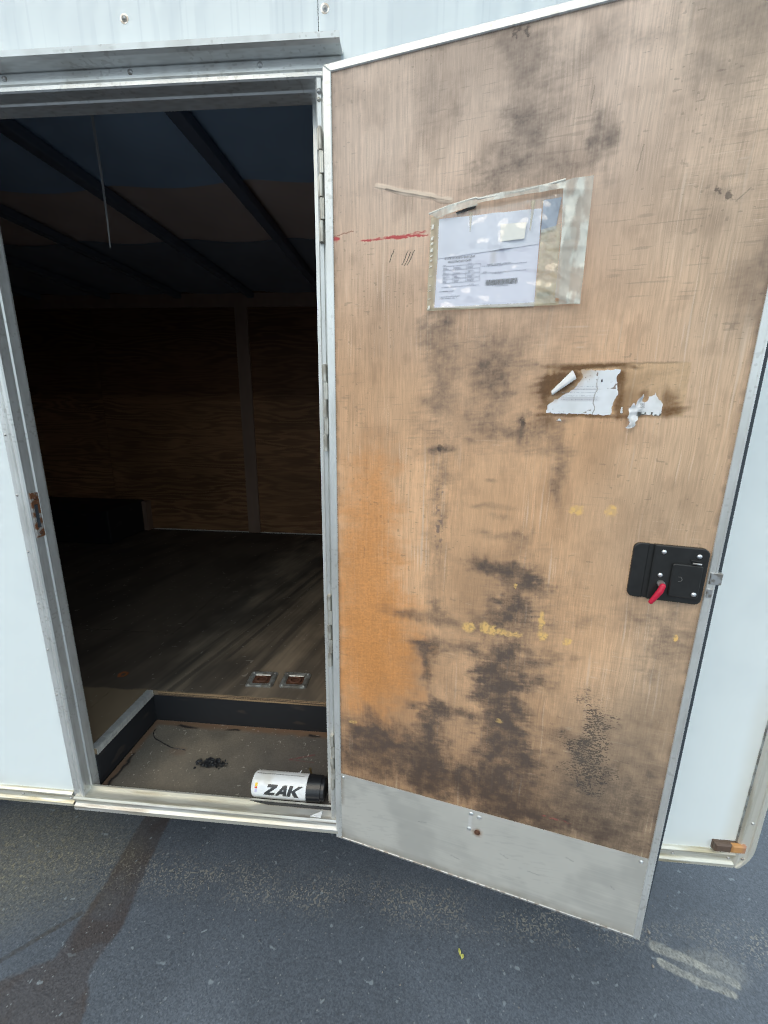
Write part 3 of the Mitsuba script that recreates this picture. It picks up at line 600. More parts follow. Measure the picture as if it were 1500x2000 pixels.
add(FR, 'corner_tab', extr(Polygon([(-0.078, -0.0110), (-0.046, -0.0125), (-0.046, 0.0085)]), 0.4545, 0.4565), 'm_can_white')  # white finish stands in for sky reflected in the metal tab
drip = add(TR, 'drip_cap', prof([(0.0005, 2.2640), (-0.0030, 2.2600), (-0.0030, 2.2550), (-0.0085, 2.2535), (-0.0330, 2.2525), (-0.0400, 2.2555), (-0.0415, 2.2640)], 0.0016, -2.2, 0.0375, 'x'), 'm_aluminium')
add(drip, 'screw', xf(xf(dome(0.0052, 0.0045), trimesh.transformations.translation_matrix([-0.3866, 2.2585, 0.0040])), WALL), 'm_steel', 40)
add(drip, 'screw', xf(xf(dome(0.0060, 0.006), trimesh.transformations.translation_matrix([0.029, 2.2590, 0.0040])), WALL), 'm_galv', 40)
for z in (1.534, 1.383, 1.2324, 1.0882, 0.9459, 0.8015, 1.685):
    add(FR, 'rivet', xf(xf(dome(0.0032, 0.0026, 12), trimesh.transformations.translation_matrix([-0.8072, z, 0.0050])), WALL), 'm_steel', 40)
# rusty strike keeper on the left jamb (faces the opening)
JF = frame([-0.7752, 0, 0], [0, 1, 0], [0, 0, 1], [1, 0, 0])
stp = sbox(-0.004, 1.272, 0.018, 1.388).difference(sbox(0.0015, 1.296, 0.0125, 1.358))
st = add(FR, 'strike_plate', xf(extr(stp, 0.0, 0.0022), JF), 'm_strike', label='rusty strike plate of the latch')
add(st, 'slot', xf(extr(sbox(0.0016, 1.2961, 0.0124, 1.3579), -0.0002, 0.0008), JF), 'm_rubber')
for z in (1.374, 1.283):
    add(st, 'screw', xf(xf(dome(0.0048, 0.0035), trimesh.transformations.translation_matrix([0.007, z, 0.0024])), JF), 'm_rust', 40)

# hinges on the right jamb
for zc, hh in ((2.035, 0.100), (1.605, 0.095), (1.055, 0.100), (0.655, 0.090)):
    hg = add(TR, 'hinge', cbox(-0.0120, -0.0030, -0.0135, -0.0096, zc - hh, zc + hh, 0.0008), 'm_hinge')
    n = 5; L = 2 * hh / n
    for k in range(n):
        z0 = zc - hh + k * L
        kn = trimesh.creation.cylinder(0.0036, L - 0.0025, sections=14); kn.apply_translation([-0.0068 + (0.0005 if k % 2 else -0.0005), -0.0178, z0 + L / 2])
        lf = cbox(-0.0138, -0.0078, -0.0160, -0.0134, z0 + 0.001, z0 + L - 0.0015, 0.0008) if k % 2 == 0 else cbox(-0.0062, -0.0008, -0.0205, -0.0165, z0 + 0.001, z0 + L - 0.0015, 0.0008)
        add(hg, 'knuckle', cat(kn, lf), 'm_hinge', 40)
add(FR, 'screw', xf(xf(dome(0.0050, 0.005), trimesh.transformations.translation_matrix([-0.0085, 2.195, 0.0095])), WALL), 'm_steel', 40)
add(FR, 'screw', xf(xf(dome(0.0042, 0.004), trimesh.transformations.translation_matrix([-0.0095, 2.182, 0.0095])), WALL), 'm_hinge', 40)

# ---------------------------------------------------------------- inside the trailer
ZF, ZS, YD, XS = 0.567, 0.4355, 0.334, -0.770
B = 2.41
for x0, x1 in ((-4.40, -2.432), (-2.428, -1.202), (-1.198, 1.098)):
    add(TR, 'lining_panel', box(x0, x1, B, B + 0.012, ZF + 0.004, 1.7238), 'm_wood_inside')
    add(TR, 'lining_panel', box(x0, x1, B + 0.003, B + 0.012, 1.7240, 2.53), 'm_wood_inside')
add(TR, 'top_rail', box(-4.40, 1.098, B - 0.010, B - 0.0005, 2.368, 2.466), 'm_batten')
bt = box(-0.05, 0.05, -0.02, 0.0, ZF + 0.004, 2.366); bt.apply_translation([-1.19, B - 0.0006, 0]); add(TR, 'batten', bt, 'm_batten')
0 and add(TR, 'batten', box(-2.52, -2.44, B - 0.02, B - 0.0006, ZF + 0.004, 2.366), 'm_batten')
add(TR, 'batten', box(-2.158, -2.118, 2.345, B - 0.0006, ZF + 0.004, 0.825), 'm_batten')
add(TR, 'wheel_box', cbox(-3.65, -2.162, 1.95, B - 0.021, ZF + 0.002, 0.835, 0.004), 'm_black_board')
add(TR, 'wheel_box', cbox(-3.65, -2.10, 0.042, 0.32, ZF + 0.002, 0.835, 0.004), 'm_black_board')
add(TR, 'floor_strip', cbox(-1.13, 1.09, B - 0.008, B - 0.0007, ZF + 0.0005, ZF + 0.0080, 0.0005), 'm_ivory')  # pale strip along the foot of the back wall
add(TR, 'floor_strip', cbox(-2.10, -1.25, B - 0.008, B - 0.0007, ZF + 0.0005, ZF + 0.0080, 0.0005), 'm_ivory')
add(TR, 'end_lining', box(1.099, 1.110, 0.052, B + 0.012, ZF, 2.47), 'm_wood_inside')
add(TR, 'end_lining', box(-4.42, -4.401, 0.052, B + 0.012, ZF, 2.47), 'm_wood_inside')
add(TR, 'near_lining', cat(box(-4.40, -0.792, 0.0405, 0.049, ZF, 2.47), box(-0.012, 1.098, 0.0405, 0.049, ZF, 2.47), box(-0.7915, -0.0125, 0.0405, 0.049, 2.2375, 2.47)), 'm_wood_inside')
# floor sheets round the step well
fl = f'{TR}__floor'
T_F = 0.019
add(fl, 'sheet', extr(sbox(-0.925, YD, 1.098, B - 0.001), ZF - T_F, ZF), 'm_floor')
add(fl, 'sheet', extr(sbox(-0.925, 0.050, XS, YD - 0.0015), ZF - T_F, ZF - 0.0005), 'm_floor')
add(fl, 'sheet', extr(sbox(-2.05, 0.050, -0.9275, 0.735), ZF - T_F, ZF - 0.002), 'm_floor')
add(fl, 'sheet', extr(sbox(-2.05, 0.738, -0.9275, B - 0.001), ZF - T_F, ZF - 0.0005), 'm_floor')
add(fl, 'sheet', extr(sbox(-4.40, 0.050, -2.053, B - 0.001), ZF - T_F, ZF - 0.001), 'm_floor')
add(fl, 'sheet', extr(sbox(0.045, 0.050, 1.098, YD - 0.0015), ZF - T_F, ZF - 0.001), 'm_floor')
add(fl, 'sheet_edge', box(XS + 0.022, 0.043, YD - 0.0012, YD - 0.0003, ZF - T_F, ZF - 0.0008), 'm_ply_edge')
sw = f'{TR}__step_well'
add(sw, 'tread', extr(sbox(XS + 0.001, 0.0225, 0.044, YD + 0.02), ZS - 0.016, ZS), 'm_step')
add(sw, 'riser', box(XS, 0.044, YD + 0.001, YD + 0.022, ZS + 0.0005, ZF - T_F - 0.0005), 'm_black_board')
add(sw, 'riser', box(XS - 0.022, XS - 0.001, 0.050, YD + 0.022, ZS + 0.0005, ZF - T_F - 0.001), 'm_black_board')
add(sw, 'riser', box(0.023, 0.044, 0.050, YD, ZS + 0.0005, ZF - T_F - 0.001), 'm_black_board')
add(sw, 'edging', prof([(XS - 0.021, ZF + 0.0012), (XS + 0.002, ZF + 0.0012), (XS + 0.002, ZF - 0.022)], 0.0016, 0.052, YD - 0.002, 'x').apply_transform(np.array([[0, 1, 0, 0], [1, 0, 0, 0], [0, 0, 1, 0], [0, 0, 0, 1.0]])), 'm_aluminium')
# recessed lashing rings
for cx, cy, rz in ((-0.384, 0.437, 0.06), (-0.252, 0.444, 0.02)):
    M = trimesh.transformations.translation_matrix([cx, cy, ZF]) @ trimesh.transformations.rotation_matrix(rz, [0, 0, 1])
    sq = sbox(-0.042, -0.036, 0.042, 0.036).buffer(0.011)
    ell = affinity.scale(sbox(-0.026, -0.020, 0.026, 0.020).buffer(0.006), 1, 1)
    lr = add(fl, 'lashing_ring', xf(extr(sq.difference(ell), 0.0004, 0.0042), M), 'm_galv')
    pan = extr(ell.buffer(0.0), -0.0120, -0.0100)
    lips = extr(sq.buffer(-0.004).difference(ell.buffer(0.006)), 0.0043, 0.0062)
    scene[lr] = mikit.ply(cat(xf(extr(sq.difference(ell.buffer(0.001)), 0.0006, 0.0040), M), xf(lips, M)), 'm_galv')
    add(fl, 'ring_pan', xf(extr(ell.buffer(0.0008), 0.0003, 0.0016), M), 'm_rust')
    tr = trimesh.creation.torus(0.0175, 0.0042, major_sections=28, minor_sections=8); tr.apply_scale([1.15, 0.95, 1]); tr.apply_translation([0, -0.003, 0.0052])
    add(fl, 'ring', xf(tr, M), 'm_rust', 40)
    bar = cbox(-0.031, 0.031, 0.0165, 0.024, 0.0045, 0.0095, 0.002)
    add(fl, 'ring_bar', xf(bar, M), 'm_galv')
    for sx in (-1, 1):
        for sy in (-1, 1):
            add(fl, 'ring_screw', xf(xf(dome(0.0055, 0.0032), trimesh.transformations.translation_matrix([sx * 0.042, sy * 0.036, 0.0064])), M), 'm_galv', 40)
# ceiling: sagging liner sheets between dark roof bows
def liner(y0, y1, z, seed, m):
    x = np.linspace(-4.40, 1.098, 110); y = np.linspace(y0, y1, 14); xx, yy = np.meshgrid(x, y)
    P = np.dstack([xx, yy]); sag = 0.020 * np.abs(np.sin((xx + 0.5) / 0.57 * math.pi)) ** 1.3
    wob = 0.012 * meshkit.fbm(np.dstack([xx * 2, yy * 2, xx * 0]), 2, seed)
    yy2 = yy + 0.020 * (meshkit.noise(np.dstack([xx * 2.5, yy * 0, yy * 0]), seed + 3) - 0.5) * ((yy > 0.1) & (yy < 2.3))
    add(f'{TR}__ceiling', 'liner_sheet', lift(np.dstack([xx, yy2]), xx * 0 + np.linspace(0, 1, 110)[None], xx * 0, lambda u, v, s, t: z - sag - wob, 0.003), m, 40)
liner(0.050, 0.885, 2.488, 1, 'm_liner_veil'); liner(0.860, 1.470, 2.495, 2, 'm_liner_brown'); liner(1.440, B + 0.002, 2.490, 3, 'm_liner_mid')
for x in (-0.535, -1.105, -1.68, -2.26, -2.84, -3.42, -4.0, 0.04, 0.60):
    add(f'{TR}__ceiling', 'bow', cbox(x - 0.024, x + 0.024, 0.050, B - 0.011, 2.430, 2.468, 0.003), 'm_bow')
# pale strip of webbing hanging from the ceiling
k = thing('hanging_strap', 'thin pale strap hanging from the ceiling inside the dark trailer', 'strap')
zz = np.linspace(2.45, 2.095, 16); pts = np.stack([-0.7935 + 0.006 * np.sin((2.45 - zz) * 7) - 0.05 * (zz - 2.1) * 0.12, 0.4386 + 0 * zz, zz], 1)
wv = np.interp(zz, [2.09, 2.3, 2.45], [0.0016, 0.0036, 0.0042])
vs, fs = [], []
for i, (q, w) in enumerate(zip(pts, wv)):
    vs += [q + [-w, -0.0008, 0], q + [w, -0.0008, 0], q + [w, 0.0008, 0], q + [-w, 0.0008, 0]]
for i in range(15):
    for e in range(4):
        a, b_ = 4 * i + e, 4 * i + (e + 1) % 4
        fs += [[a, b_, b_ + 4], [a, b_ + 4, a + 4]]
fs += [[0, 2, 1], [0, 3, 2], [60, 61, 62], [60, 62, 63]]
sm = trimesh.Trimesh(np.array(vs), np.array(fs), process=False); sm.fix_normals()
mat('m_strap', (0.50, 0.50, 0.48), 0.6)
scene[k] = mikit.ply(sm, 'm_strap')

# ---------------------------------------------------------------- the door
DR = f'{TR}__door'


def dadd(name, mesh, m, smooth=False, label=None):
    return add(DR, name, xf(mesh, DOOR), m, smooth, label)


TH = 0.0185
dadd('plywood_lining', extr(sbox(0.013, 0.20, 0.766, 1.820), -0.010, -0.0035), 'm_ply')
dadd('outer_skin', extr(sbox(0.002, 0.002, 0.7745, 1.828), -TH, -0.0125), 'm_white_panel')
ws, wt, wr, wb = 0.0172, 0.0137, 0.0145, 0.0066
dadd('frame_stile', cprism([(0, 0), (ws, wb), (ws, DH - wt), (0, DH)], -0.012, 0.0, 0.0014), 'm_aluminium')
dadd('frame_rail', cprism([(0, DH), (ws, DH - wt), (DW - wr, DH - wt), (DW, DH)], -0.012, -0.0002, 0.0014), 'm_aluminium')
dadd('frame_stile', cat(cprism([(DW, 0), (DW, DH), (DW - wr, DH - wt), (DW - wr, wb)], -0.012, 0.0, 0.0012), cprism([(DW - 0.0045, 0.004), (DW - 0.0012, 0.002), (DW - 0.0012, DH - 0.002), (DW - 0.0045, DH - 0.005)], 0.0, 0.0012, 0.0006)), 'm_aluminium')
dadd('frame_rail', cprism([(0, 0), (DW, 0), (DW - wr, wb), (ws, wb)], -0.0184, 0.0004, 0.0009), 'm_steel')
dadd('weather_seal', cprism([(DW - 0.02, 0.008), (DW + 0.0095, 0.030), (DW + 0.0132, 0.40), (DW + 0.0132, DH - 0.01), (DW - 0.02, DH - 0.01)], -0.034, -0.0186, 0.002), 'm_rubber')
# kick plate: a thin sheet with shallow dents
def kick_h(u, v, s, t):
    return -0.0016 + 0.0011 * (meshkit.fbm(np.dstack([u * 14, v * 16, u * 0]), 3, 5) - 0.5) - 0.0012 * np.exp(-(((u - 0.46) / 0.018) ** 2 + ((v - 0.118) / 0.008) ** 2)) - 0.001 * np.exp(-(((u - 0.60) / 0.02) ** 2 + ((v - 0.17) / 0.006) ** 2)) - 0.0010 * np.exp(-(((u - 0.31) / 0.008) ** 2 + ((v - 0.19) / 0.006) ** 2))
dadd('kick_plate', sheet((0.0150, 0.2272), (0.7635, 0.2385), (0.7635, 0.0045), (0.0150, 0.0045), 90, 32, kick_h, 0.0012), 'm_kick', 40)
for u, v in ((0.3727, 0.2205), (0.3928, 0.2165), (0.3704, 0.1731), (0.7490, 0.2265), (0.0250, 0.2180)):
    r = 0.0042 if u in (0.7490, 0.0250) else 0.0056
    dadd('screw', xf(dome(r, 0.003, 14), trimesh.transformations.translation_matrix([u, v, -0.0014])), 'm_chrome', 40)
dadd('screw', xf(dome(0.0056, 0.003, 14, washer=0.0075), trimesh.transformations.translation_matrix([0.391, 0.1685, -0.0012])), 'm_rust', 40, 'rusty screw in the kick plate')
# slam latch: black plate with a wing, a fold, a raised cover, four screws, a pin and a red lever
def plate_poly(x0, y0, x1, y1, r):
    return sbox(x0 + r, y0 + r, x1 - r, y1 - r).buffer(r, quad_segs=6)
pl = plate_poly(0.6350, 0.8560, 0.7565, 0.9650, 0.011)
def chamfer_plate(poly, z0, z1, c):
    ms = [extr(poly, z0, z1 - c), extr(poly.buffer(-c), z1 - c - 0.0001, z1)]
    return cat(*ms)
def slab(pts, z0, z1, c=0.0015):
    p = Polygon(pts); q = p.buffer(-c)
    a = [(x, y, z) for x, y in list(p.exterior.coords)[:-1] for z in (z0, z1 - c)] + [(x, y, z1) for x, y in list(q.exterior.coords)[:-1]]
    return trimesh.convex.convex_hull(np.array(a))
main = plate_poly(0.6350, 0.8560, 0.7565, 0.9650, 0.011)
wing = main.intersection(sbox(0.60, 0.80, 0.6600, 1.0)); body = main.intersection(sbox(0.6685, 0.80, 0.80, 1.0))
lm = cat(slab(list(wing.exterior.coords)[:-1], -0.0034, 0.0030), slab(list(body.exterior.coords)[:-1], -0.0034, 0.0068), extr(sbox(0.6590, 0.8568, 0.6695, 0.9642), -0.0033, 0.0008))
dadd('lock_plate', lm, 'm_lock', 30)
dadd('lock_cover', slab(list(plate_poly(0.7000, 0.8690, 0.7480, 0.9335, 0.004).exterior.coords)[:-1], 0.0069, 0.0125), 'm_lock', 30)
dadd('lock_cover_mark', extr(shapely.geometry.Point(0.7135, 0.9050).buffer(0.0048).difference(shapely.geometry.Point(0.7135, 0.9050).buffer(0.0041)).intersection(sbox(0.7120, 0.899, 0.7200, 0.911)), 0.0126, 0.0130), 'm_steel')
for u, v in ((0.6838, 0.9529), (0.7403, 0.9505), (0.6840, 0.9072), (0.7403, 0.8784)):
    dadd('lock_screw', xf(dome(0.0046, 0.0032, 16), trimesh.transformations.translation_matrix([u, v, 0.0069 if v != 0.8784 else 0.0130])), 'm_chrome', 40)
dadd('lock_pin', tube([(0.7300, 0.9375, 0.0115), (0.7440, 0.9372, 0.0115)], 0.0019, 10), 'm_steel', 40)
dadd('lock_pin', cbox(0.7270, 0.7420, 0.9415, 0.9432, 0.007, 0.012, 0.0004), 'm_lock')
dadd('lock_lever_hub', xf(trimesh.creation.cylinder(0.0062, 0.006, sections=20), trimesh.transformations.translation_matrix([0.6868, 0.8915, 0.0099])), 'm_galv', 40)
lp = [((0.6880, 0.8905), 0.0056), ((0.6840, 0.8770), 0.0058), ((0.6735, 0.8555), 0.0040)]
import manifold3d as m3
def sphere_at(c, r):
    return m3.Manifold.sphere(r, 20).translate(c)
lv = m3.Manifold.batch_hull([sphere_at((0.6880, 0.8895, 0.0175), 0.0050), sphere_at((0.6845, 0.8780, 0.0185), 0.0056)]) + m3.Manifold.batch_hull([sphere_at((0.6845, 0.8780, 0.0185), 0.0056), sphere_at((0.6735, 0.8550, 0.0165), 0.0042)])
mm = lv.to_mesh(); dadd('lock_lever', trimesh.Trimesh(mm.vert_properties[:, :3], mm.tri_verts), 'm_red', 50, 'red turn lever of the latch')
dadd('latch_bolt', cat(cbox(DW - 0.012, DW + 0.0075, 0.898, 0.921, -0.010, 0.0022, 0.0012)), 'm_steel')
dadd('latch_bolt', cbox(DW - 0.0125, DW - 0.003, 0.8715, 0.8890, -0.010, 0.0018, 0.001), 'm_steel')

# ---------------------------------------------------------------- things fixed to the door
def fold(u, v, s, t):
    """Crinkled plastic: soft billows broken by sharp creases running every way."""
    w = meshkit.fbm(np.dstack([u * 26, v * 22, u * 0]), 3, 3) * 0.007; r = np.random.default_rng(4)
    for k in range(9):
        a = r.uniform(0, math.pi); f = r.uniform(45, 120); q = (u * math.cos(a) + v * math.sin(a)) * f + 1.4 * meshkit.noise(np.dstack([u * 18, v * 18, u * 0 + k]), k) + r.uniform(0, 6)
        m = meshkit.noise(np.dstack([u * 16, v * 16, u * 0 + 3 * k]), 20 + k)
        w = w + 0.0034 * np.clip(m - 0.42, 0, 1) * (1 - np.abs(np.sin(q))) ** 1.5 * 2
    return w


PO = thing('document_pouch', 'crinkled clear plastic pouch holding a printed registration paper on the door', 'document pouch')


def padd(name, mesh, m, smooth=False, label=None):
    return add(PO, name, xf(mesh, DOOR), m, smooth, label)


pg = padd('lower_paper', sheet((0.2337, 1.497), (0.4140, 1.502), (0.4148, 1.3906), (0.2303, 1.3977), 20, 14, lambda u, v, s, t: -0.0010 + 0.0006 * meshkit.fbm(np.dstack([u * 20, v * 20, u * 0]), 2, 4), 0.0003), 'm_paper_low', 40)
up = padd('upper_paper', sheet((0.2337, 1.5490), (0.4132, 1.5459), (0.4140, 1.4915), (0.2335, 1.4835), 44, 24,
                              lambda u, v, s, t: 0.0006 + 0.0035 * meshkit.fbm(np.dstack([u * 26, v * 30, u * 0]), 3, 8) * (1 - t) + 0.003 * np.exp(-((u - 0.335 - (1.55 - v) * 0.3) / 0.012) ** 2), 0.0003), 'm_paper', 40, 'upper crumpled half of the paper')
add(up, 'cream_field', xf(sheet((0.3460, 1.5275), (0.3900, 1.5262), (0.3885, 1.5010), (0.3475, 1.5000), 8, 6, lambda u, v, s, t: 0.0052 + 0 * u, 0.0003), DOOR), 'm_ivory')
def write(parent, text, x, y, h, w, m, name='lettering', tilt=0.0, z=0.0002):
    tm = meshkit.text_mesh(text, h, 0.00025, bold=False)
    ext = tm.bounds[1][0] - tm.bounds[0][0]
    tm.apply_scale([w / ext, 1, 1]); tm.apply_transform(trimesh.transformations.rotation_matrix(tilt, [0, 0, 1])); tm.apply_translation([x, y, z])
    add(parent, name, xf(tm, DOOR), m)
write(pg, 'STATE OF NORTH CAROLINA', 0.2470, 1.4805, 0.0034, 0.0565, 'm_ink')
write(pg, 'REGISTRATION CARD', 0.2535, 1.4745, 0.0034, 0.0430, 'm_ink')
lines = []
def rule(x0, x1, y, t=0.0005):
    lines.append(extr(sbox(x0, y, x1, y + t), 0.0000, 0.0003))
for y in (1.4690, 1.4620, 1.4545, 1.4470, 1.4400, 1.4330): rule(0.2430, 0.3135, y)
for y in (1.4640, 1.4520): rule(0.3170, 0.3960, y)
for x in (0.2640, 0.2880, 0.3135): lines.append(extr(sbox(x, 1.4400, x + 0.0005, 1.4690), 0.0000, 0.0003))
r2 = np.random.default_rng(3)
add(pg, 'table_rules', xf(cat(*lines), DOOR), 'm_ink_pale')
tx = []
for y in (1.4705, 1.4655, 1.4635, 1.4580, 1.4560, 1.4505, 1.4485, 1.4435, 1.4415):
    for x in (0.245, 0.2665, 0.291):
        if r2.random() < 0.75:
            x0 = x
            for _ in range(r2.integers(3, 8)):
                tx.append(extr(sbox(x0, y, x0 + 0.0012, y + 0.0013), 0, 0.0003)); x0 += 0.0019
for x, y, n in ((0.3260, 1.4655, 24), (0.3190, 1.4630, 20), (0.3180, 1.4535, 5), (0.3360, 1.4500, 11), (0.2390, 1.4255, 16), (0.2390, 1.4160, 22), (0.2390, 1.4130, 20), (0.2950, 1.4350, 5), (0.343, 1.4285, 13)):
    for q in range(n):
        if r2.random() < 0.85: tx.append(extr(sbox(x, y, x + 0.0012, y + 0.0014), 0, 0.0003))
        x += 0.0018
add(pg, 'small_print', xf(cat(*tx), DOOR), 'm_ink_pale', kind='stuff')
bars, x = [], 0.3255
while x < 0.3825:
    w = r2.choice([0.0005, 0.0008, 0.0013]); bars.append(extr(sbox(x, 1.4308, x + w, 1.4400), 0, 0.0003)); x += w + r2.choice([0.0006, 0.0009])
add(pg, 'barcode', xf(cat(*bars), DOOR), 'm_ink')
padd('second_paper', sheet((0.4150, 1.5590), (0.4440, 1.5600), (0.4390, 1.5130), (0.4150, 1.5080), 14, 12, lambda u, v, s, t: -0.0012 + 0.002 * meshkit.fbm(np.dstack([u * 50, v * 40, u * 0]), 2, 14), 0.0003), 'm_slate_paper', 40)
padd('black_tag', sheet((0.4185, 1.4130), (0.4400, 1.4135), (0.4400, 1.4065), (0.4185, 1.4060), 4, 3, lambda u, v, s, t: 0.0004 + 0 * u, 0.0004), 'm_ink')
padd('crumpled_liner', sheet((0.4155, 1.512), (0.4470, 1.518), (0.4500, 1.3925), (0.4150, 1.3920), 22, 46, lambda u, v, s, t: 0.0006 + 0.0075 * meshkit.fbm(np.dstack([u * 46 + v * 20, v * 60, u * 0]), 3, 21), 0), 'm_milky', 40)
# the sleeve itself: a wrinkled clear sheet, milky seams round it
padd('clear_sleeve', sheet((0.2330, 1.5500), (0.4480, 1.5600), (0.4500, 1.3915), (0.2290, 1.3960), 60, 50, lambda u, v, s, t: 0.0062 + fold(u, v, s, t) * 0.75, 0), 'm_clear', 40)
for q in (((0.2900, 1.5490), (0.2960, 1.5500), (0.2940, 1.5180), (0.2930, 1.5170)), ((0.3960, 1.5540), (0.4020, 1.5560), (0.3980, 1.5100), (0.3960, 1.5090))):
    padd('glare_strip', sheet(*q, 8, 24, lambda u, v, s, t: 0.0068 + fold(u, v, s, t) * 0.8 + 0.0025 * np.sin(s * math.pi), 0), 'm_milky', 40)  # milky strips added to stand in for glare on the plastic
padd('side_seam', sheet((0.2190, 1.5540), (0.2345, 1.5545), (0.2305, 1.3960), (0.2160, 1.3925), 8, 50, lambda u, v, s, t: 0.0008 + fold(u, v, s, t) * 0.45, 0), 'm_milky', 40)
for k, (v0, v1) in enumerate(((1.532, 1.541), (1.514, 1.521), (1.506, 1.511), (1.494, 1.501), (1.486, 1.490), (1.478, 1.482), (1.468, 1.472), (1.452, 1.4545), (1.436, 1.4385), (1.427, 1.4295), (1.412, 1.4145), (1.394, 1.402))):
    uo = 0.2205 - (1.55 - v0) * 0.015
    padd('perforation', cprism([(uo, v0), (uo + 0.0042, v0 + 0.001), (uo + 0.0050, v1), (uo + 0.0010, v1 - 0.001)], 0.0040, 0.0052, 0.0003), 'm_ivory')
padd('top_seam', sheet((0.2140, 1.5585), (0.3040, 1.5745), (0.3030, 1.5610), (0.2330, 1.5480), 40, 8, lambda u, v, s, t: 0.003 + 0.006 * np.sin(s * math.pi) + fold(u, v, s, t) * 0.7, 0), 'm_tape', 40)
padd('top_seam', sheet((0.3040, 1.5745), (0.4480, 1.5800), (0.4460, 1.5690), (0.3040, 1.5650), 40, 8, lambda u, v, s, t: 0.003 + 0.004 * np.abs(np.sin(s * 3)) + fold(u, v, s, t) * 0.6, 0), 'm_tape', 40)
padd('top_lip', tube([(0.2150, 1.5580, 0.006), (0.25, 1.5655, 0.0085), (0.30, 1.5735, 0.0075), (0.3045, 1.5715, 0.0065), (0.33, 1.5722, 0.007), (0.38, 1.5745, 0.007), (0.42, 1.5785, 0.0075), (0.447, 1.5820, 0.008)], 0.0016, 8), 'm_ivory', 50)
padd('tear', sheet((0.2640, 1.5575), (0.3010, 1.5665), (0.2990, 1.5600), (0.2660, 1.5535), 8, 4, lambda u, v, s, t: 0.0002 + 0 * u, 0.0003), 'm_black_board')
padd('tape_strip', sheet((0.4440, 1.5800), (0.4905, 1.5830), (0.4910, 1.3880), (0.4560, 1.3900), 26, 70, lambda u, v, s, t: 0.0022 + fold(u, v, s, t) * 0.8 + 0.002 * np.sin(s * math.pi), 0), 'm_tape', 40)
padd('tape_fold', sheet((0.4490, 1.5100), (0.4720, 1.5060), (0.4700, 1.3930), (0.4480, 1.4000), 14, 40, lambda u, v, s, t: 0.0075 + fold(u, v, s, t), 0), 'm_tape', 40)
padd('bottom_seam', sheet((0.2180, 1.3985), (0.4560, 1.3955), (0.4560, 1.3895), (0.2160, 1.3925), 50, 5, lambda u, v, s, t: 0.0010 + fold(u, v, s, t) * 0.4, 0), 'm_milky', 40)

ST = thing('torn_sticker', 'larger torn white paper sticker with browned edge on the door lining', 'sticker')
lab = torn([(0.4540, 1.2015), (0.5640, 1.2000), (0.5665, 1.2230), (0.5730, 1.2370), (0.5690, 1.2520), (0.5660, 1.2640), (0.5715, 1.2782), (0.5200, 1.2785), (0.5060, 1.2790), (0.5110, 1.2660), (0.4980, 1.2450), (0.4820, 1.2360), (0.4560, 1.2180)], 0.0009, 0.004, 11)
base = affinity.scale(lab, 1, 1)
add(ST, 'sheet', xf(extr(lab, -0.0033, -0.0027), DOOR), 'm_torn_label')
cu = trimesh.util.concatenate([])if False else None
P, S_ = [], []
ss = np.linspace(0, 1, 14); tt = np.linspace(0, 1, 7); s2, t2 = np.meshgrid(ss, tt)
eu = 0.4590 + 0.0330 * s2 + 0.0055 * t2 * (0.3 + s2) ; ev = 1.2420 + 0.0370 * s2 - (0.0080 + 0.008 * s2) * t2
add(ST, 'curl', xf(lift(np.dstack([eu, ev]), s2, t2, lambda u, v, s, t: -0.0030 + 0.0085 * np.sin(np.clip(t * 2.4, 0, math.pi)) + 0.004 * t * s, 0.0004), DOOR), 'm_scrap', 60)
pr = []
for y in (1.2490, 1.2445, 1.2385, 1.2330, 1.2260): pr.append(extr(sbox(0.4950 if y > 1.24 else 0.4780, y, 0.5400, y + 0.0004), -0.0027, -0.0024))
add(ST, 'print_lines', xf(cat(*pr), DOOR), 'm_ink_pale')
add(ST, 'print_square', xf(cat(extr(sbox(0.5415, 1.2575, 0.5445, 1.2620), -0.0027, -0.0024)), DOOR), 'm_ink')
S2 = thing('torn_sticker', 'smaller torn white sticker scrap with a crumpled hanging flap on the door lining', 'sticker')
lab2 = torn([(0.6070, 1.2005), (0.6440, 1.1995), (0.6455, 1.2190), (0.6370, 1.2270), (0.6315, 1.2390), (0.6260, 1.2330), (0.6215, 1.2320), (0.6200, 1.2240), (0.6080, 1.2220)], 0.0009, 0.0035, 13)
add(S2, 'sheet', xf(extr(lab2, -0.0033, -0.0027), DOOR), 'm_scrap')
lab3 = torn([(0.6110, 1.2360), (0.6130, 1.2190), (0.6110, 1.2050), (0.6085, 1.1950), (0.6040, 1.1870), (0.6050, 1.1800), (0.5960, 1.1760), (0.5905, 1.1770), (0.5960, 1.1870), (0.5900, 1.1950), (0.5915, 1.2080), (0.5960, 1.2200), (0.5990, 1.2210), (0.6010, 1.2150), (0.6040, 1.2260)], 0.0008, 0.003, 17)
fl3 = extr(lab3, 0, 0.0005).subdivide_to_size(0.003); vv = fl3.vertices.copy(); vv[:, 2] += 0.0002 + 0.013 * meshkit.fbm(np.c_[vv[:, 0] * 120, vv[:, 1] * 90, vv[:, 0] * 0], 2, 6) - 0.003; fl3.vertices = vv
add(S2, 'flap', xf(fl3, DOOR), 'm_scrap', 30)
write(S2, 'IIIII', 0.6075, 1.2130, 0.0065, 0.0075, 'm_ink', 'print_bars', 0.05, 0.0068)
S3 = thing('paper_scrap', 'tiny white paper scrap stuck below the larger torn sticker', 'paper scrap')
scene[S3] = mikit.ply(xf(extr(torn([(0.4735, 1.1890), (0.4790, 1.1925), (0.4830, 1.1865), (0.4800, 1.1880)], 0.0004, 0.002, 5), -0.0034, -0.0022), DOOR), 'm_scrap')
S4 = thing('paper_scrap', 'tiny white paper scrap between the two torn stickers on the door lining', 'paper scrap')
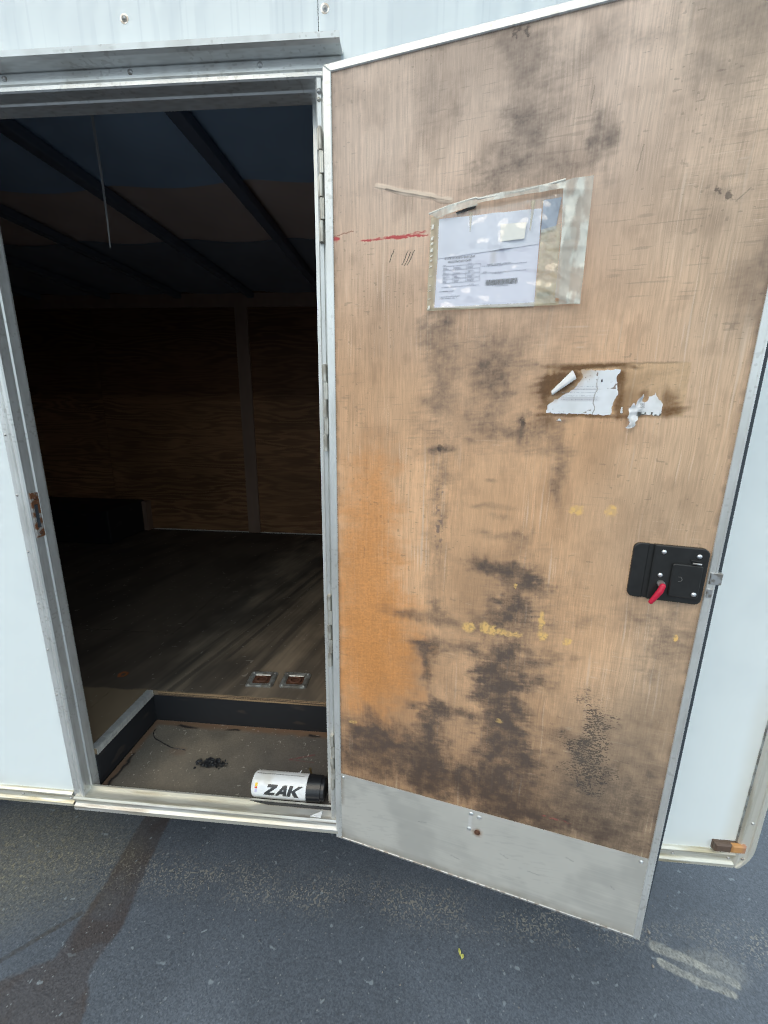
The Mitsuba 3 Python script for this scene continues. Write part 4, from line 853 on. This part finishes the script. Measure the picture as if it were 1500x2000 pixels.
scene[S4] = mikit.ply(xf(extr(torn([(0.5800, 1.2030), (0.5830, 1.2030), (0.5830, 1.2130), (0.5800, 1.2140)], 0.0004, 0.002, 6), -0.0034, -0.0022), DOOR), 'm_scrap')

# ---------------------------------------------------------------- things on the step
CN = thing('spray_can', 'white cylindrical can with a black cap lying on the step floor behind the sill', 'can')
cy, cr = 0.0660, 0.0365; cz = ZS + cr + 0.0006
def lathe(pr, x0):
    m = trimesh.creation.revolve(np.array(pr), sections=56)                       # along z
    m.apply_transform(np.array([[0, 0, 1, x0], [0, 1, 0, cy], [-1, 0, 0, cz], [0, 0, 0, 1.0]])); m.fix_normals()
    return m
add(CN, 'body', lathe([(0, 0), (cr * 0.80, 0), (cr * 0.90, 0.003), (cr * 0.975, 0.008), (cr, 0.014), (cr, 0.168), (cr * 0.97, 0.1705), (0, 0.1705)], -0.2730), 'm_can_white', 35)
add(CN, 'cap', lathe([(0, 0), (cr * 0.985, 0), (cr * 0.99, 0.002), (cr * 0.985, 0.042), (cr * 0.90, 0.0435), (cr * 0.90, 0.052), (cr * 0.86, 0.0535), (0, 0.0535)], -0.1022), 'm_can_black', 35)
def wrap(m, x0, ang0, off):
    """Flat artwork (x along the can, y round it) laid on the can."""
    m = m.subdivide_to_size(0.004); v = m.vertices.copy(); a = ang0 + v[:, 1] / cr; r = cr + off + v[:, 2]
    m.vertices = np.c_[x0 + v[:, 0], cy - r * np.cos(a), cz + r * np.sin(a)]
    return m
def letters(polys, shear, sx, sy):
    return cat(*[extr(affinity.affine_transform(Polygon(q), [sx, shear * sx, 0, sy, 0, 0]), 0, 0.00025) for q in polys])
ZP = [[(0.0, 0), (0.84, 0), (0.88, 0.22), (0.34, 0.22), (0.90, 0.80), (0.90, 1), (0.08, 1), (0.08, 0.78), (0.55, 0.78), (0.0, 0.2)]]
AP = [[(1.00, 0), (1.26, 0), (1.36, 0.22), (1.68, 0.22), (1.72, 0), (1.98, 0), (1.76, 1), (1.50, 1)], ]
a_hole = Polygon([(1.43, 0.40), (1.65, 0.40), (1.60, 0.80)])
KP = [[(2.06, 0), (2.32, 0), (2.32, 1), (2.06, 1)], [(2.36, 0.52), (2.86, 1), (3.16, 1), (2.62, 0.54), (3.10, -0.06), (2.76, -0.06)]]
sh, sx, sy = 0.25, 0.0338, 0.0285
def aff(p): return affinity.affine_transform(p.buffer(0.035, join_style='mitre'), [sx, sh * sx, 0, sy, 0, 0])
zak = cat(*[extr(aff(Polygon(q)), 0, 0.00025) for q in ZP + KP], extr(aff(Polygon(AP[0]).difference(a_hole)), 0, 0.00025))
add(CN, 'lettering', wrap(zak, -0.2290, 0.03, 0.0002), 'm_can_ink', label='bold slanted black letters ZAK')
add(CN, 'yellow_patch', wrap(extr(sbox(0, 0, 0.0075, 0.009), 0, 0.00025), -0.2590, 0.62, 0.0002), 'm_yellow')
add(CN, 'red_patch', wrap(extr(sbox(0, 0, 0.0075, 0.0045), 0, 0.00025), -0.2590, 0.48, 0.0002), 'm_orange_red')
add(CN, 'violet_patch', wrap(extr(sbox(0, 0, 0.0075, 0.0100), 0, 0.00025), -0.2590, 0.16, 0.0002), 'm_violet')
add(CN, 'shade_line', wrap(extr(sbox(0, 0, 0.150, 0.0022), 0, 0.00025), -0.2640, 1.62, 0.0002), 'm_galv')  # grey line painted for the shade along the can top
add(CN, 'tab', tube([(-0.132, cy + 0.012, cz + cr - 0.001), (-0.130, cy + 0.014, cz + cr + 0.004), (-0.127, cy + 0.018, cz + cr + 0.0065)], 0.0012, 6), 'm_paper')
BO = thing('bolt', 'small brass coloured bolt standing on the step floor behind the can', 'bolt')
mat('m_brass', (0.34, 0.26, 0.13), 0.4, 0.8)
add(BO, 'shank', tube([(-0.1050, 0.128, ZS + 0.001), (-0.1130, 0.131, ZS + 0.036)], 0.0030, 10), 'm_brass', 40)
bh = trimesh.creation.cylinder(0.0052, 0.004, sections=6); bh.apply_transform(trimesh.transformations.rotation_matrix(0.25, [0, 1, 0])); bh.apply_translation([-0.1138, 0.1313, ZS + 0.038]); add(BO, 'head', bh, 'm_brass')
WI = thing('wire', 'thin black bent wire lying on the step floor', 'wire')
wp = np.array([(-0.7413, 0.2865), (-0.735, 0.262), (-0.715, 0.240), (-0.6909, 0.2293), (-0.6419, 0.2090), (-0.610, 0.2040), (-0.5798, 0.2028)])
from scipy.interpolate import make_interp_spline
tq = np.linspace(0, 1, 40); ws_ = make_interp_spline(np.linspace(0, 1, 7), wp, k=3)(tq)
scene[WI] = mikit.ply(tube(np.c_[ws_, ZS + 0.0024 + 0.004 * np.sin(tq * math.pi)], 0.0012, 6), 'm_can_black', 50)
DB = thing('debris_clump', 'small black clump of crumbled rubber on the step floor', 'debris')
cl = []
for _ in range(90):
    q = trimesh.creation.icosphere(0); q.apply_scale(rng.uniform(0.002, 0.0055, 3)); q.vertices += rng.normal(0, 0.0006, q.vertices.shape)
    x = rng.normal(0, 0.023); y = rng.normal(0, 0.0075); q.apply_translation([-0.463 + x, 0.160 + y, ZS + 0.0015 + max(0, 0.006 - abs(x) * 0.2) * rng.random()]); cl.append(q)
scene[DB] = mikit.ply(cat(*cl), 'm_can_black')

# ---------------------------------------------------------------- small things on the ground
LF = thing('leaf', 'small yellow green fallen leaf pair on the asphalt below the door', 'leaf')
def leaflet(c, ang, L, W):
    s = np.linspace(0, 1, 9); t = np.linspace(-1, 1, 5); s2, t2 = np.meshgrid(s, t)
    w = W * np.sin(np.clip(s2, 0.02, 0.98) * math.pi) ** 0.7
    u = (s2 - 0.5) * L; v = t2 * w
    x = c[0] + u * math.cos(ang) - v * math.sin(ang); y = c[1] + u * math.sin(ang) + v * math.cos(ang)
    return lift(np.dstack([x, y]), s2, t2, lambda a, b, q, r: 0.0025 + 0.004 * np.abs(t2) * 0.8 + 0.003 * np.sin(s2 * 3), 0.0005)
add(LF, 'leaflet', leaflet((0.3755, -0.0245), math.radians(100), 0.020, 0.0038), 'm_leaf', 60)
add(LF, 'leaflet', leaflet((0.3830, -0.0345), math.radians(65), 0.014, 0.0046), 'm_leaf', 60)
peb = []
for _ in range(2600):
    x = rng.uniform(-1.45, 1.25); y = rng.normal(0.12 - 0.02 * (x + 0.8), 0.055) if rng.random() < 0.8 else rng.uniform(-0.15, 0.9)
    if -0.86 < x < -0.70 and rng.random() < 0.75: continue
    if x > 0.0 and rng.random() < 0.62: continue
    s = 0.0009 * math.exp(rng.normal(0, 0.42))
    q = trimesh.creation.icosphere(0); q.apply_scale([s * rng.uniform(0.8, 1.5), s * rng.uniform(0.8, 1.5), s * 0.8]); q.apply_transform(trimesh.transformations.rotation_matrix(rng.uniform(0, 6), [0, 0, 1])); q.apply_translation([x, y, s * 0.5]); peb.append(q)
add(None, 'gravel', cat(*peb), 'm_pebble'); labels['gravel'] = {'kind': 'stuff', 'label': 'fine pale grit scattered on the asphalt along the drip line', 'category': 'gravel'}
